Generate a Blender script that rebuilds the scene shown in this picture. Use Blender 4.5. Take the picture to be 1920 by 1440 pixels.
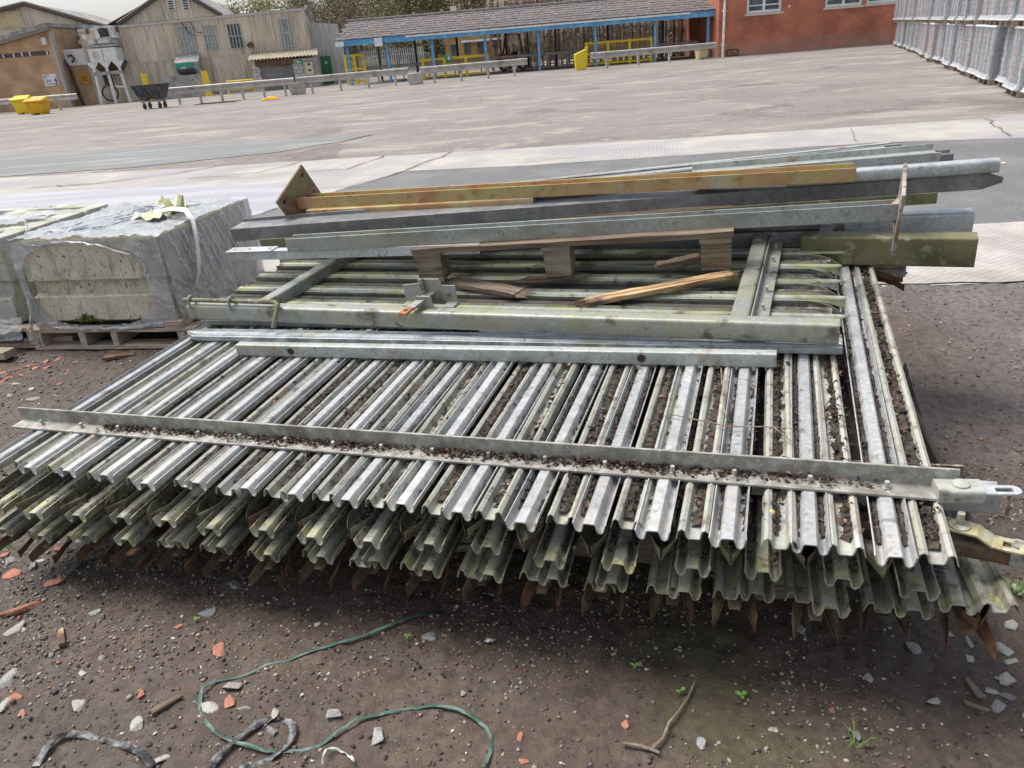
import bpy, bmesh, math, random
import numpy as np
from mathutils import Vector, Matrix
random.seed(7); rng = np.random.default_rng(7)
for o in list(bpy.data.objects): bpy.data.objects.remove(o)
scene = bpy.context.scene
col = scene.collection
# ------------------------------------------------------------------ camera
F_PX, HORIZON_Y, ROLL, EYE = 1400.0, 84.0, math.radians(4.6), 1.5
THETA = math.atan((720 - HORIZON_Y) * math.cos(ROLL) / F_PX)
FWD = np.array([0, math.cos(THETA), -math.sin(THETA)])
_R0 = np.array([1.0, 0, 0]); _U0 = np.array([0, math.sin(THETA), math.cos(THETA)])
RGT = math.cos(ROLL) * _R0 - math.sin(ROLL) * _U0
UPV = math.sin(ROLL) * _R0 + math.cos(ROLL) * _U0
CAM = np.array([0, 0, EYE])
cd = bpy.data.cameras.new('camera'); cam = bpy.data.objects.new('camera', cd); col.objects.link(cam)
cd.sensor_fit = 'HORIZONTAL'; cd.sensor_width = 36; cd.lens = F_PX / 1920 * 36
cd.clip_start = 0.05; cd.clip_end = 3000
cam.matrix_world = Matrix(((RGT[0], UPV[0], -FWD[0], CAM[0]), (RGT[1], UPV[1], -FWD[1], CAM[1]), (RGT[2], UPV[2], -FWD[2], CAM[2]), (0, 0, 0, 1)))
scene.camera = cam
# ------------------------------------------------------------------ sky, sun, exposure
SUN_EL, SUN_AZ = math.radians(64), math.radians(-65)      # azimuth from +Y towards +X; soft hazy light from high on the left
world = bpy.data.worlds.new('World'); scene.world = world; world.use_nodes = True
nt = world.node_tree; bg = nt.nodes['Background']
sky = nt.nodes.new('ShaderNodeTexSky'); sky.sky_type = 'NISHITA'; sky.sun_disc = False
sky.sun_elevation = SUN_EL; sky.sun_rotation = SUN_AZ; sky.dust_density = 3.0; sky.air_density = 1.0
hs = nt.nodes.new('ShaderNodeHueSaturation'); hs.inputs['Saturation'].default_value = 0.5
nt.links.new(sky.outputs[0], hs.inputs['Color']); nt.links.new(hs.outputs[0], bg.inputs['Color'])
bg.inputs['Strength'].default_value = 0.11
sd = bpy.data.lights.new('sun', 'SUN'); sd.energy = 2.0; sd.angle = math.radians(32); sd.color = (1, 0.96, 0.9)
sun = bpy.data.objects.new('sun', sd); col.objects.link(sun)
_sd = Vector((math.sin(SUN_AZ) * math.cos(SUN_EL), math.cos(SUN_AZ) * math.cos(SUN_EL), math.sin(SUN_EL)))
sun.rotation_euler = _sd.to_track_quat('Z', 'Y').to_euler(); sun.location = (0, 0, 30)
vs = scene.view_settings; vs.view_transform = 'Standard'; vs.look = 'None'; vs.gamma = 1; vs.use_curve_mapping = False
vs.exposure = 0.85
# ------------------------------------------------------------------ helpers
def ray(x, y): return FWD + (x - 960) / F_PX * RGT - (y - 720) / F_PX * UPV
def gz(x, y, z=0.0):
    d = ray(x, y); return CAM + d * ((z - EYE) / d[2])
def onplane(x, y, P, n):
    d = ray(x, y); return CAM + d * (np.dot(np.asarray(P) - CAM, n) / np.dot(d, n))
# the plane of the topmost fence panel (underside of its rail), found from its seventeen bolts
O0 = np.array([-1.5975, 2.3279, .431]); U_ = np.array([.9387, -.3433, .0311]); V_ = np.array([.3429, .9376, .0583])
N_ = np.cross(U_, V_); N_ /= np.linalg.norm(N_); PITCH = .162
def pile(x, y, h): return onplane(x, y, O0 + h * N_, N_)
def unit(a): a = np.asarray(a, float); return a / np.linalg.norm(a)
MW = {}
def basis(o, x, y, z): return Matrix(((x[0], y[0], z[0], o[0]), (x[1], y[1], z[1], o[1]), (x[2], y[2], z[2], o[2]), (0, 0, 0, 1)))
def frame(A, B, up=(0, 0, 1)):
    x = unit(np.asarray(B) - A); z = np.asarray(up, float); z = unit(z - x * z.dot(x)); y = np.cross(z, x)
    return basis(A, x, y, z), float(np.linalg.norm(np.asarray(B) - A))
def thing(name, label, cat, M=None, group=None):
    o = bpy.data.objects.new(name, None); col.objects.link(o); o.empty_display_size = .1
    M = M if M is not None else Matrix()
    o.matrix_world = M; MW[o] = M.copy()
    o['label'] = label; o['category'] = cat
    if group: o['group'] = group
    return o
def at(x, y, z, rz=0): return Matrix.Translation((x, y, z)) @ Matrix.Rotation(rz, 4, 'Z')
def tag(o, label, cat, group=None):
    o['label'] = label; o['category'] = cat
    if group: o['group'] = group
    return o
class MB:
    def __init__(s): s.v = []; s.f = []; s.c = []
    def add(s, vs, fs, c=None):
        o = len(s.v); s.v += [tuple(map(float, p)) for p in vs]; s.f += [tuple(i + o for i in f) for f in fs]
        s.c += [c] * len(fs); return s
    def box(s, x0, x1, y0, y1, z0, z1, M=None, c=None):
        vs = [(x, y, z) for z in (z0, z1) for y in (y0, y1) for x in (x0, x1)]
        if M is not None: vs = [tuple(M @ Vector(p)) for p in vs]
        return s.add(vs, [(0, 2, 3, 1), (4, 5, 7, 6), (0, 1, 5, 4), (2, 6, 7, 3), (0, 4, 6, 2), (1, 3, 7, 5)], c)
    def prism(s, poly, A, B, X, Y, segs=1, wob=None, caps=True):
        A = np.asarray(A, float); B = np.asarray(B, float); X = np.asarray(X, float); Y = np.asarray(Y, float)
        n = len(poly); vs = []
        for k in range(segs + 1):
            t = k / segs; P = A + (B - A) * t
            if wob is not None: P = P + wob(t)
            vs += [P + X * a + Y * b for a, b in poly]
        fs = []
        for k in range(segs):
            for i in range(n):
                j = (i + 1) % n; fs.append((k * n + i, k * n + j, (k + 1) * n + j, (k + 1) * n + i))
        if caps: fs += [tuple(range(n))[::-1], tuple(range(segs * n, segs * n + n))]
        return s.add(vs, fs)
    def tube(s, pts, r, n=8, caps=True):
        pts = [np.asarray(p, float) for p in pts]; m = len(pts); vs = []; prev = None
        rr = r if hasattr(r, '__len__') else [r] * m
        for k in range(m):
            t = unit(pts[min(k + 1, m - 1)] - pts[max(k - 1, 0)])
            a = prev if prev is not None else (np.array([0, 0, 1.0]) if abs(t[2]) < .9 else np.array([1.0, 0, 0]))
            a = unit(a - t * t.dot(a)); b = np.cross(t, a); prev = a
            vs += [pts[k] + rr[k] * (math.cos(2 * math.pi * i / n) * a + math.sin(2 * math.pi * i / n) * b) for i in range(n)]
        fs = [(k * n + i, k * n + (i + 1) % n, (k + 1) * n + (i + 1) % n, (k + 1) * n + i) for k in range(m - 1) for i in range(n)]
        if caps: fs += [tuple(range(n))[::-1], tuple(range((m - 1) * n, m * n))]
        return s.add(vs, fs)
    def plate(s, poly, t, o, X, Y):
        X = np.asarray(X, float); Y = np.asarray(Y, float); Z = unit(np.cross(X, Y))
        return s.prism(poly, np.asarray(o, float), np.asarray(o, float) + Z * t, X, Y)
    def mesh(s, name, sharp=35):
        me = bpy.data.meshes.new(name); me.from_pydata(s.v, [], s.f)
        bm = bmesh.new(); bm.from_mesh(me); bmesh.ops.recalc_face_normals(bm, faces=bm.faces); bm.to_mesh(me); bm.free()
        if any(c is not None for c in s.c):
            at_ = me.color_attributes.new('Col', 'FLOAT_COLOR', 'CORNER')
            arr = np.ones((len(me.loops), 4), np.float32); k = 0
            for p in me.polygons:
                arr[p.loop_start:p.loop_start + p.loop_total, :3] = s.c[p.index] or (.5, .5, .5)
            at_.data.foreach_set('color', arr.ravel())
        if sharp:
            me.polygons.foreach_set('use_smooth', [True] * len(me.polygons))
            me.set_sharp_from_angle(angle=math.radians(sharp))
        me.update(); return me
    def build(s, name, mat, parent=None, world=False, sharp=35, bevel=0):
        if world and parent is not None:
            r = parent
            while r not in MW: r = r.parent
            inv = MW[r].inverted(); s.v = [tuple(inv @ Vector(p)) for p in s.v]
        me = s.mesh(name, sharp); return link(name, me, mat, parent, bevel)
def link(name, me, mat, parent=None, bevel=0, loc=None, rot=None):
    o = bpy.data.objects.new(name, me); col.objects.link(o)
    if mat is not None and len(me.materials) == 0: me.materials.append(mat)
    if parent is not None: o.parent = parent
    if loc is not None: o.location = loc
    if rot is not None: o.rotation_euler = rot
    if bevel:
        b = o.modifiers.new('bevel', 'BEVEL'); b.width = bevel; b.segments = 2; b.limit_method = 'ANGLE'
    return o
def bxp(name, mat, parent, *args, bevel=0): return MB().box(*args).build(name, mat, parent, bevel=bevel)
def raw(name, V, Fq, mat, parent=None, colr=None, smooth=True):
    """fast numpy mesh; Fq (n,3) or (n,4); colr per-vertex"""
    me = bpy.data.meshes.new(name); V = np.asarray(V, np.float32); Fq = np.asarray(Fq, np.int32); k = Fq.shape[1]
    me.vertices.add(len(V)); me.vertices.foreach_set('co', V.ravel())
    me.loops.add(Fq.size); me.loops.foreach_set('vertex_index', Fq.ravel())
    me.polygons.add(len(Fq)); me.polygons.foreach_set('loop_start', np.arange(0, Fq.size, k, dtype=np.int32))
    me.polygons.foreach_set('use_smooth', np.full(len(Fq), smooth))
    me.update(calc_edges=True)
    if colr is not None:
        a = me.color_attributes.new('Col', 'FLOAT_COLOR', 'POINT')
        a.data.foreach_set('color', np.c_[colr, np.ones(len(V))].astype(np.float32).ravel())
    return link(name, me, mat, parent)
def struct(o): o['kind'] = 'structure'; return o
def stuff(o, label=None, cat=None):
    o['kind'] = 'stuff'
    if label: o['label'] = label; o['category'] = cat
    return o
def rrect(w, h, r, n=3, x0=0, y0=0):
    P = []
    for cx, cy, a in ((w - r, r, -90), (w - r, h - r, 0), (r, h - r, 90), (r, r, 180)):
        for k in range(n + 1):
            t = math.radians(a + 90 * k / n); P.append((x0 + cx + r * math.cos(t), y0 + cy + r * math.sin(t)))
    return P
_G = rng.random((512, 512))
def vnoise(x, y):
    xi = np.floor(x).astype(int); yi = np.floor(y).astype(int); fx = x - xi; fy = y - yi
    fx = fx * fx * (3 - 2 * fx); fy = fy * fy * (3 - 2 * fy)
    a = _G[xi % 512, yi % 512]; b = _G[(xi + 1) % 512, yi % 512]; c = _G[xi % 512, (yi + 1) % 512]; d = _G[(xi + 1) % 512, (yi + 1) % 512]
    return (a * (1 - fx) + b * fx) * (1 - fy) + (c * (1 - fx) + d * fx) * fy
def fbm(x, y, o=4, g=.5):
    s = 0; a = 1; t = 0
    for k in range(o): s = s + a * vnoise(x * 2 ** k + 17 * k, y * 2 ** k + 31 * k); t += a; a *= g
    return s / t
# ------------------------------------------------------------------ materials
MATS = {}
def PM(name, base, layers=(), rough=.65, metal=0.0, bump=None, rnd=True, spec=.4, attr=None, trans=0, sss=None, alpha=None, rvar=0.0):
    m = bpy.data.materials.new(name); m.use_nodes = True; t = m.node_tree; N = t.nodes; L = t.links
    b = N['Principled BSDF']; b.inputs['Roughness'].default_value = rough; b.inputs['Metallic'].default_value = metal
    b.inputs['Specular IOR Level'].default_value = spec
    if trans: b.inputs['Transmission Weight'].default_value = trans
    if alpha is not None: b.inputs['Alpha'].default_value = alpha
    tc = N.new('ShaderNodeTexCoord'); vec = tc.outputs['Object']
    oi = N.new('ShaderNodeObjectInfo')
    if rnd:
        mul = N.new('ShaderNodeVectorMath'); mul.operation = 'SCALE'; mul.inputs[0].default_value = (13.1, 7.7, 5.3); L.new(oi.outputs['Random'], mul.inputs['Scale'])
        ad = N.new('ShaderNodeVectorMath'); ad.operation = 'ADD'; L.new(vec, ad.inputs[0]); L.new(mul.outputs[0], ad.inputs[1]); vec = ad.outputs[0]
    if attr:
        a = N.new('ShaderNodeAttribute'); a.attribute_name = attr; cur = a.outputs['Color']
    else:
        r = N.new('ShaderNodeRGB'); r.outputs[0].default_value = (*base, 1); cur = r.outputs[0]
    def noise(s, d=4, st=None, dist=0):
        v = vec
        if st:
            mp = N.new('ShaderNodeMapping'); mp.inputs['Scale'].default_value = st; L.new(vec, mp.inputs['Vector']); v = mp.outputs[0]
        n = N.new('ShaderNodeTexNoise'); n.inputs['Scale'].default_value = s; n.inputs['Detail'].default_value = d; n.inputs['Roughness'].default_value = .6
        n.inputs['Distortion'].default_value = dist
        L.new(v, n.inputs['Vector']); return n.outputs['Fac']
    for ly in layers:
        fac = noise(ly.get('s', 5), ly.get('d', 4), ly.get('st'), ly.get('dist', 0))
        mr = N.new('ShaderNodeMapRange'); mr.inputs['From Min'].default_value = ly.get('lo', .45); mr.inputs['From Max'].default_value = ly.get('hi', .6)
        mr.inputs['To Max'].default_value = ly.get('a', 1.0)
        L.new(fac, mr.inputs['Value']); f = mr.outputs[0]
        if 'grad' in ly:      # concentrate along an object axis: (axis, from, to)
            sx = N.new('ShaderNodeSeparateXYZ'); L.new(tc.outputs['Object'], sx.inputs[0])
            g = N.new('ShaderNodeMapRange'); g.inputs['From Min'].default_value = ly['grad'][1]; g.inputs['From Max'].default_value = ly['grad'][2]
            L.new(sx.outputs[ly['grad'][0]], g.inputs['Value'])
            mm = N.new('ShaderNodeMath'); mm.operation = 'MULTIPLY'; L.new(f, mm.inputs[0]); L.new(g.outputs[0], mm.inputs[1]); f = mm.outputs[0]
        if 'orand' in ly:     # only on some of the objects
            g = N.new('ShaderNodeMapRange'); g.inputs['From Min'].default_value = ly['orand'][0]; g.inputs['From Max'].default_value = ly['orand'][1]
            L.new(oi.outputs['Random'], g.inputs['Value'])
            mm = N.new('ShaderNodeMath'); mm.operation = 'MULTIPLY'; L.new(f, mm.inputs[0]); L.new(g.outputs[0], mm.inputs[1]); f = mm.outputs[0]
        mx = N.new('ShaderNodeMix'); mx.data_type = 'RGBA'; L.new(f, mx.inputs['Factor']); L.new(cur, mx.inputs['A']); mx.inputs['B'].default_value = (*ly['c'], 1)
        cur = mx.outputs['Result']
    if rvar:
        h = N.new('ShaderNodeHueSaturation'); g = N.new('ShaderNodeMapRange'); g.inputs['To Min'].default_value = 1 - rvar; g.inputs['To Max'].default_value = 1 + rvar
        L.new(oi.outputs['Random'], g.inputs['Value']); L.new(g.outputs[0], h.inputs['Value']); L.new(cur, h.inputs['Color']); cur = h.outputs[0]
    L.new(cur, b.inputs['Base Color'])
    if bump:
        bs = bump if isinstance(bump, list) else [bump]; prev = None
        for (s, st, dist) in bs:
            n = noise(s, 5); bp = N.new('ShaderNodeBump'); bp.inputs['Strength'].default_value = st; bp.inputs['Distance'].default_value = dist
            L.new(n, bp.inputs['Height'])
            if prev: L.new(prev, bp.inputs['Normal'])
            prev = bp.outputs[0]
        L.new(prev, b.inputs['Normal'])
    MATS[name] = m; return m
def L(c, s, lo, hi, **k): return dict(c=c, s=s, lo=lo, hi=hi, **k)
galv = PM('galvanised steel', (.36, .372, .375), [L((.52, .53, .53), 70, .45, .6, a=.6), L((.27, .28, .28), 9, .5, .65, a=.7), L((.30, .31, .31), 120, .55, .66, a=.5), L((.38, .37, .27), 7, .5, .68, a=.4, orand=(.4, 1)),
        L((.16, .13, .10), 22, .58, .7, a=.8), L((.50, .48, .45), 14, .42, .6, grad=(1, .30, .05), a=.8), L((.20, .17, .14), 40, .60, .68, a=.6)], rough=.6, metal=.15, bump=(150, .15, .002), rvar=.12)
galv_lichen = PM('galvanised steel with lichen', (.37, .375, .35), [L((.50, .51, .48), 60, .45, .6, a=.5), L((.42, .40, .27), 8, .40, .64, a=.55), L((.24, .22, .15), 14, .52, .66, a=.6),
        L((.33, .20, .09), 9, .56, .66, a=.7, orand=(.5, .9)), L((.13, .11, .08), 25, .56, .68, a=.8)], rough=.65, metal=.1, bump=(150, .2, .002), rvar=.12)
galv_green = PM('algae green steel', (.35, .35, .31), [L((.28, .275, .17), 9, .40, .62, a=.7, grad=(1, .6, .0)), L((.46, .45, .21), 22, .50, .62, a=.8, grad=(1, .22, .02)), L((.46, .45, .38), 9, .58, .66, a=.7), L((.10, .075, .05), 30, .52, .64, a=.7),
        L((.12, .115, .06), 12, .55, .68, a=.6), L((.045, .035, .028), 9, .28, .46, a=.95, grad=(1, .13, .30))], rough=.62, metal=.1, bump=(120, .25, .003), rvar=.2)  # last layer paints the shade of the gaps onto the pale bodies
galv_dirty_shade = PM('dirty steel with painted shade', (.22, .21, .17), [L((.25, .26, .12), 9, .4, .6, a=.8), L((.12, .08, .05), 12, .45, .6, a=.85), L((.42, .43, .38), 20, .6, .7), L((.045, .035, .028), 9, .28, .46, a=.95, grad=(1, .15, .32))], rough=.7, metal=.1, bump=(120, .3, .003), rvar=.2)  # real dirt first; last layer puts gap shade into the pale bodies' colour
rust = PM('rusty steel', (.12, .07, .045), [L((.20, .10, .055), 12, .45, .6), L((.07, .05, .035), 18, .5, .62), L((.26, .24, .13), 7, .54, .66, a=.8)], rough=.8, bump=(90, .4, .004), rvar=.2)
galv_bright = PM('bright galvanised steel', (.52, .545, .56), [L((.66, .68, .68), 70, .45, .6, a=.7), L((.38, .40, .42), 10, .48, .62, a=.7), L((.36, .35, .2), 6, .56, .68, a=.6), L((.30, .14, .06), 9, .63, .70, a=.8), L((.14, .12, .10), 30, .62, .72, a=.8)],
        rough=.42, metal=.4, bump=(180, .12, .002), rvar=.06)
galv_bar = PM('galvanised bar with rust stains', (.43, .455, .44), [L((.54, .56, .53), 70, .45, .6, a=.6), L((.32, .34, .31), 8, .46, .62, a=.7), L((.28, .27, .2), 4, .5, .64, a=.5, st=(.3, 2, 2)), L((.20, .17, .13), 45, .56, .66, a=.5), L((.42, .20, .07), 5, .60, .68, a=.85), L((.16, .13, .10), 30, .62, .72, a=.7)], rough=.5, metal=.3, bump=(150, .15, .002))
galv_gate = PM('mossy gate steel', (.29, .30, .285), [L((.41, .42, .40), 60, .45, .6, a=.5), L((.34, .34, .22), 6, .46, .62, a=.65), L((.22, .22, .14), 11, .52, .66, a=.6), L((.11, .09, .06), 10, .58, .66, a=.85)], rough=.5, metal=.3, bump=(140, .2, .002), rvar=.06)
orange_steel = PM('orange lichen steel', (.44, .29, .14), [L((.42, .36, .15), 6, .42, .58, a=.9), L((.40, .40, .38), 4, .54, .64, a=.75), L((.38, .19, .08), 9, .5, .62, a=.8), L((.20, .12, .06), 24, .6, .7, a=.7)], rough=.55, metal=.1, bump=(120, .2, .002))
dark_steel = PM('dark weathered steel', (.21, .21, .215), [L((.31, .31, .305), 8, .45, .62), L((.09, .09, .095), 30, .5, .66, a=.4), L((.17, .14, .12), 4, .55, .66, a=.4)], rough=.5, metal=.4, bump=(120, .2, .002))
green_steel = PM('olive green stained steel', (.20, .19, .10), [L((.12, .115, .055), 7, .45, .6), L((.34, .33, .22), 14, .56, .66, a=.8), L((.40, .40, .38), 30, .64, .72)], rough=.55, metal=.1, bump=(120, .25, .002))
black_rubber = PM('black plastic', (.02, .02, .022), rough=.5)
copper_paint = PM('orange rust patch', (.42, .17, .08), [L((.26, .11, .06), 30, .5, .62)], rough=.7)
wood_old = PM('weathered grey brown wood', (.155, .115, .08), [L((.26, .205, .15), 14, .42, .6, st=(.25, 3, 3)), L((.10, .065, .042), 22, .5, .64, st=(.2, 4, 4)), L((.26, .24, .20), 4, .55, .7, a=.5)], rough=.85, bump=[(40, .4, .004)], rvar=.12)
wood_split = PM('split fresh wood', (.42, .27, .13), [L((.55, .40, .22), 14, .42, .6, st=(.25, 3, 3)), L((.17, .10, .055), 16, .5, .62, st=(.3, 4, 4)), L((.10, .065, .045), 4, .52, .62)], rough=.85, bump=[(40, .5, .005)], rvar=.12)
wood_pale = PM('pale pallet wood', (.40, .31, .23), [L((.52, .43, .34), 10, .45, .6, st=(.3, 3, 3)), L((.20, .15, .11), 16, .52, .64, st=(.2, 4, 4)), L((.24, .21, .17), 3, .5, .65)], rough=.85, bump=[(40, .4, .004)], rvar=.15)
conc_block = PM('mossy tan concrete', (.58, .52, .39), [L((.66, .61, .48), 6, .45, .62), L((.42, .40, .24), 5, .5, .66, grad=(2, .45, .0), a=.6), L((.13, .12, .08), 60, .595, .65, st=(1, 1, .6)), L((.30, .28, .18), 18, .52, .66, st=(1, 1, .5), a=.6), L((.24, .22, .15), 9, .58, .68, st=(2, 2, .4), a=.7)], rough=.9, bump=[(60, .5, .006), (14, .3, .01)])
conc_grey = PM('grey concrete block', (.40, .40, .36), [L((.52, .51, .45), 8, .45, .6), L((.34, .33, .2), 5, .52, .66), L((.22, .21, .17), 40, .6, .68)], rough=.9, bump=[(60, .4, .006)])
moss = PM('moss', (.09, .10, .02), [L((.17, .17, .03), 60, .45, .6), L((.04, .05, .012), 30, .5, .62)], rough=.95, bump=(120, .8, .01))
yellow_paper = PM('yellow paper label', (.72, .64, .30), [L((.8, .78, .6), 12, .45, .6)], rough=.6)
white_paper = PM('white paper strip', (.75, .74, .70), rough=.55)
red_leaf = PM('dark red leaves', (.14, .04, .035), [L((.26, .09, .07), 40, .45, .6)], rough=.7)
col_attr = PM('litter', (.1, .1, .1), attr='Col', rough=.8, bump=(300, .3, .002))
pebble_m = PM('pebble stone', (.1, .1, .1), [L((.10, .08, .06), 120, .55, .7, a=.5)], attr='Col', rough=.7, bump=(250, .3, .002))
stone_grey = PM('slate grey stone chip', (.26, .27, .27), [L((.42, .42, .40), 30, .45, .62), L((.14, .12, .10), 14, .52, .65)], rough=.75, bump=(80, .5, .004), rvar=.25)
stone_pale = PM('pale concrete chip', (.38, .365, .33), [L((.48, .465, .42), 40, .45, .62), L((.24, .20, .16), 16, .55, .66)], rough=.85, bump=(80, .5, .004), rvar=.15)
terracotta = PM('broken terracotta', (.40, .16, .11), [L((.48, .24, .17), 30, .45, .62), L((.18, .09, .06), 16, .55, .66)], rough=.85, bump=(80, .5, .004), rvar=.18)
strap_green = PM('green strapping', (.065, .125, .10), [L((.13, .20, .17), 30, .5, .62), L((.10, .10, .08), 12, .56, .68)], rough=.5)
tape_black = PM('grey black plastic tape', (.06, .06, .065), [L((.26, .265, .27), 20, .46, .6), L((.02, .02, .02), 18, .5, .6)], rough=.4, bump=(60, .5, .01))
tape_white = PM('white plastic string', (.55, .58, .55), rough=.5)
twig_m = PM('grey brown twig', (.20, .15, .11), [L((.32, .26, .2), 40, .45, .6)], rough=.85, bump=(120, .5, .004))
leaf_green = PM('fresh green leaf', (.13, .28, .04), [L((.2, .36, .07), 40, .45, .6)], rough=.55)
# film: translucent grey plastic
def film_mat(name, colr, tr, rough=.15, streak=None):
    m = PM(name, colr, [L(tuple(min(1, c * 1.5) for c in colr), 7, .45, .62, a=.7), L((.30, .17, .10), 3.2, .64, .70, a=.5)] + ([streak] if streak else []), rough=rough, bump=[(9, .6, .02), (45, .35, .006)], spec=.6)
    t = m.node_tree; N = t.nodes; b = N['Principled BSDF']; out = [n for n in N if n.type == 'OUTPUT_MATERIAL'][0]
    tb = N.new('ShaderNodeBsdfTransparent'); mx = N.new('ShaderNodeMixShader'); mx.inputs[0].default_value = 1 - tr
    t.links.new(tb.outputs[0], mx.inputs[1]); t.links.new(b.outputs[0], mx.inputs[2]); t.links.new(mx.outputs[0], out.inputs['Surface']); return m
film = film_mat('grey plastic film', (.40, .405, .405), .40, streak=L((.60, .61, .61), 16, .52, .64, st=(1, 2.2, .7)))
film_pale = film_mat('pale plastic film', (.42, .44, .455), .22)
pack_film = film_mat('clear pack film', (.46, .485, .52), .66)
film_white = film_mat('white film bunch', (.8, .82, .85), .1)
# ground
def ribbed(name, base, layers, scale, rot, strength, rough=.85):
    m = PM(name, base, layers, rough=rough, rnd=False, bump=(60, .25, .004)); t = m.node_tree; N = t.nodes
    tc = [n for n in N if n.type == 'TEX_COORD'][0]; mp = N.new('ShaderNodeMapping'); mp.inputs['Rotation'].default_value = (0, 0, rot)
    w = N.new('ShaderNodeTexWave'); w.inputs['Scale'].default_value = scale; w.inputs['Distortion'].default_value = 3.5; w.inputs['Detail'].default_value = 5; w.inputs['Detail Scale'].default_value = 1.3
    t.links.new(tc.outputs['Object'], mp.inputs['Vector']); t.links.new(mp.outputs[0], w.inputs['Vector'])
    bp = N.new('ShaderNodeBump'); bp.inputs['Strength'].default_value = strength; bp.inputs['Distance'].default_value = .012
    t.links.new(w.outputs['Fac'], bp.inputs['Height']); b = N['Principled BSDF']
    old = b.inputs['Normal'].links[0].from_socket; t.links.new(old, bp.inputs['Normal']); t.links.new(bp.outputs[0], b.inputs['Normal']); return m
concrete_near = ribbed('ribbed concrete', (.38, .35, .33), [L((.46, .43, .40), 3, .42, .6), L((.28, .25, .23), 1.1, .5, .66, a=.7), L((.22, .19, .17), 40, .58, .68, a=.5)], 7, math.radians(62), .3)
concrete_band = ribbed('brushed concrete band', (.36, .34, .315), [L((.44, .415, .38), 1.6, .42, .6), L((.33, .31, .315), .5, .48, .6), L((.24, .22, .205), .8, .56, .68, a=.6, st=(.4, 2, 1)), L((.3, .28, .26), 30, .58, .7, a=.5)], 5.5, math.radians(12), .2)
asphalt_dark = PM('grey asphalt', (.135, .135, .135), [L((.25, .25, .25), 60, .5, .62, a=.8), L((.09, .09, .09), 90, .52, .64, a=.7), L((.23, .22, .21), 1.2, .45, .65, a=.6)], rough=.8, rnd=False, bump=(110, .5, .006))
yard_m = PM('worn yard asphalt', (.19, .165, .15), [L((.24, .215, .195), .3, .42, .6, st=(.8, 1.1, 1)), L((.37, .325, .28), .8, .54, .62, st=(.6, 1.2, 1), a=.8, dist=.8), L((.13, .11, .10), .5, .57, .66, st=(.7, 1.3, 1), a=.75, dist=.6), L((.30, .27, .245), 3.2, .55, .64, a=.5), L((.085, .075, .07), .22, .60, .66, a=.6, dist=1.2), L((.34, .30, .28), 24, .5, .64, a=.6), L((.10, .09, .085), 34, .54, .66, a=.6), L((.42, .38, .34), 5, .6, .66, st=(.8, 1.2, 1), a=.5)], rough=.75, rnd=False, bump=(40, .4, .006))
patch_m = PM('green grey asphalt patch', (.19, .195, .19), [L((.29, .29, .275), 1.2, .5, .64, st=(.3, 2, 1)), L((.16, .16, .15), 40, .52, .64, a=.6)], rough=.75, rnd=False, bump=(60, .4, .006))
tarmac_near = PM('brown gravelly tarmac', (.135, .115, .105), [L((.24, .21, .20), 70, .5, .62, a=.8), L((.06, .05, .045), 50, .52, .62, a=.7), L((.19, .155, .14), 1.3, .45, .62, a=.7)], rough=.8, rnd=False, bump=[(90, .7, .01), (30, .4, .02)])
mud_m = PM('brown mud', (.105, .078, .060), [L((.15, .115, .092), 2.2, .45, .6), L((.060, .046, .038), 3.5, .5, .64, a=.8), L((.055, .046, .040), 40, .48, .6, a=.6), L((.165, .13, .105), 26, .56, .66, a=.5), L((.10, .11, .035), 2.6, .62, .7, a=.55)], rough=.72, rnd=False, bump=[(120, .5, .006), (40, .6, .015)])
# ------------------------------------------------------------------ ground, yard, concrete
def sheet(name, pts, z, mat):
    return struct(MB().add([(p[0], p[1], z) for p in pts], [tuple(range(len(pts)))]).build(name, mat, sharp=0))
bpy_sub = MB()
base_o = sheet('ground', [(-900, -300), (900, -300), (900, 1500), (-900, 1500)], -.06, PM('far ground', (.16, .14, .11), [L((.10, .12, .06), .05, .45, .6)], rough=.9, rnd=False))
def edge(x): return 4.37 - .2 * (x - 2.34)             # where the mud meets the concrete
def bfar(x): return float(np.interp(x, [-40, -8.85, -4.55, -.64, 2.29, 7.84, 40], [20.5, 14.02, 13.15, 12.53, 12.06, 11.4, 6.6]))
sheet('yard', [(-70, 16)] + [(x, bfar(x) - .3) for x in (-40, -8.85, -4.55, -.64, 2.29, 7.84, 40)] + [(75, 4), (75, 110), (-70, 110)], -.004, yard_m)
xs = [-40, -8.85, -4.55, -.64, 2.29, 7.84, 40]
ex = np.linspace(-14, 14, 90)
sheet('concrete_road', [(x, edge(x) - .06 + .05 * math.sin(x * 7) * math.sin(x * 17)) for x in ex] + [(40, -3), ] + [(x, bfar(x)) for x in xs[::-1]] + [(-40, 10)], .0, concrete_band)
sheet('asphalt_strip', [(-3.3, 7.15), (-2.61, 8.41), (-1.9, 9.7), (-1.28, 10.83), (.52, 10.4), (4.95, 9.95), (6.51, 9.39), (20, 7), (20, 3.5), (3.95, 5.51), (3.58, 5.55), (1, 5.9), (-1.5, 6.5)], .004, asphalt_dark)
sheet('ribbed_concrete_apron', [(x, edge(x) - .03 + .03 * math.sin(x * 9) * math.sin(x * 23)) for x in np.linspace(-1.6, 12, 70)] + [(12, 4.4), (3.95, 5.51), (3.58, 5.55), (1, 5.9), (-1.5, 6.5)], .008, concrete_near)
sheet('asphalt_patch', [(-26, 19.5), (-8.85, 14.25), (-6.5, 14.0), (-4.0, 14.6), (-3.0, 15.6), (-2.49, 16.58), (-3.2, 16.8), (-11.83, 19.04), (-26, 24)], .004, patch_m)
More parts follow.
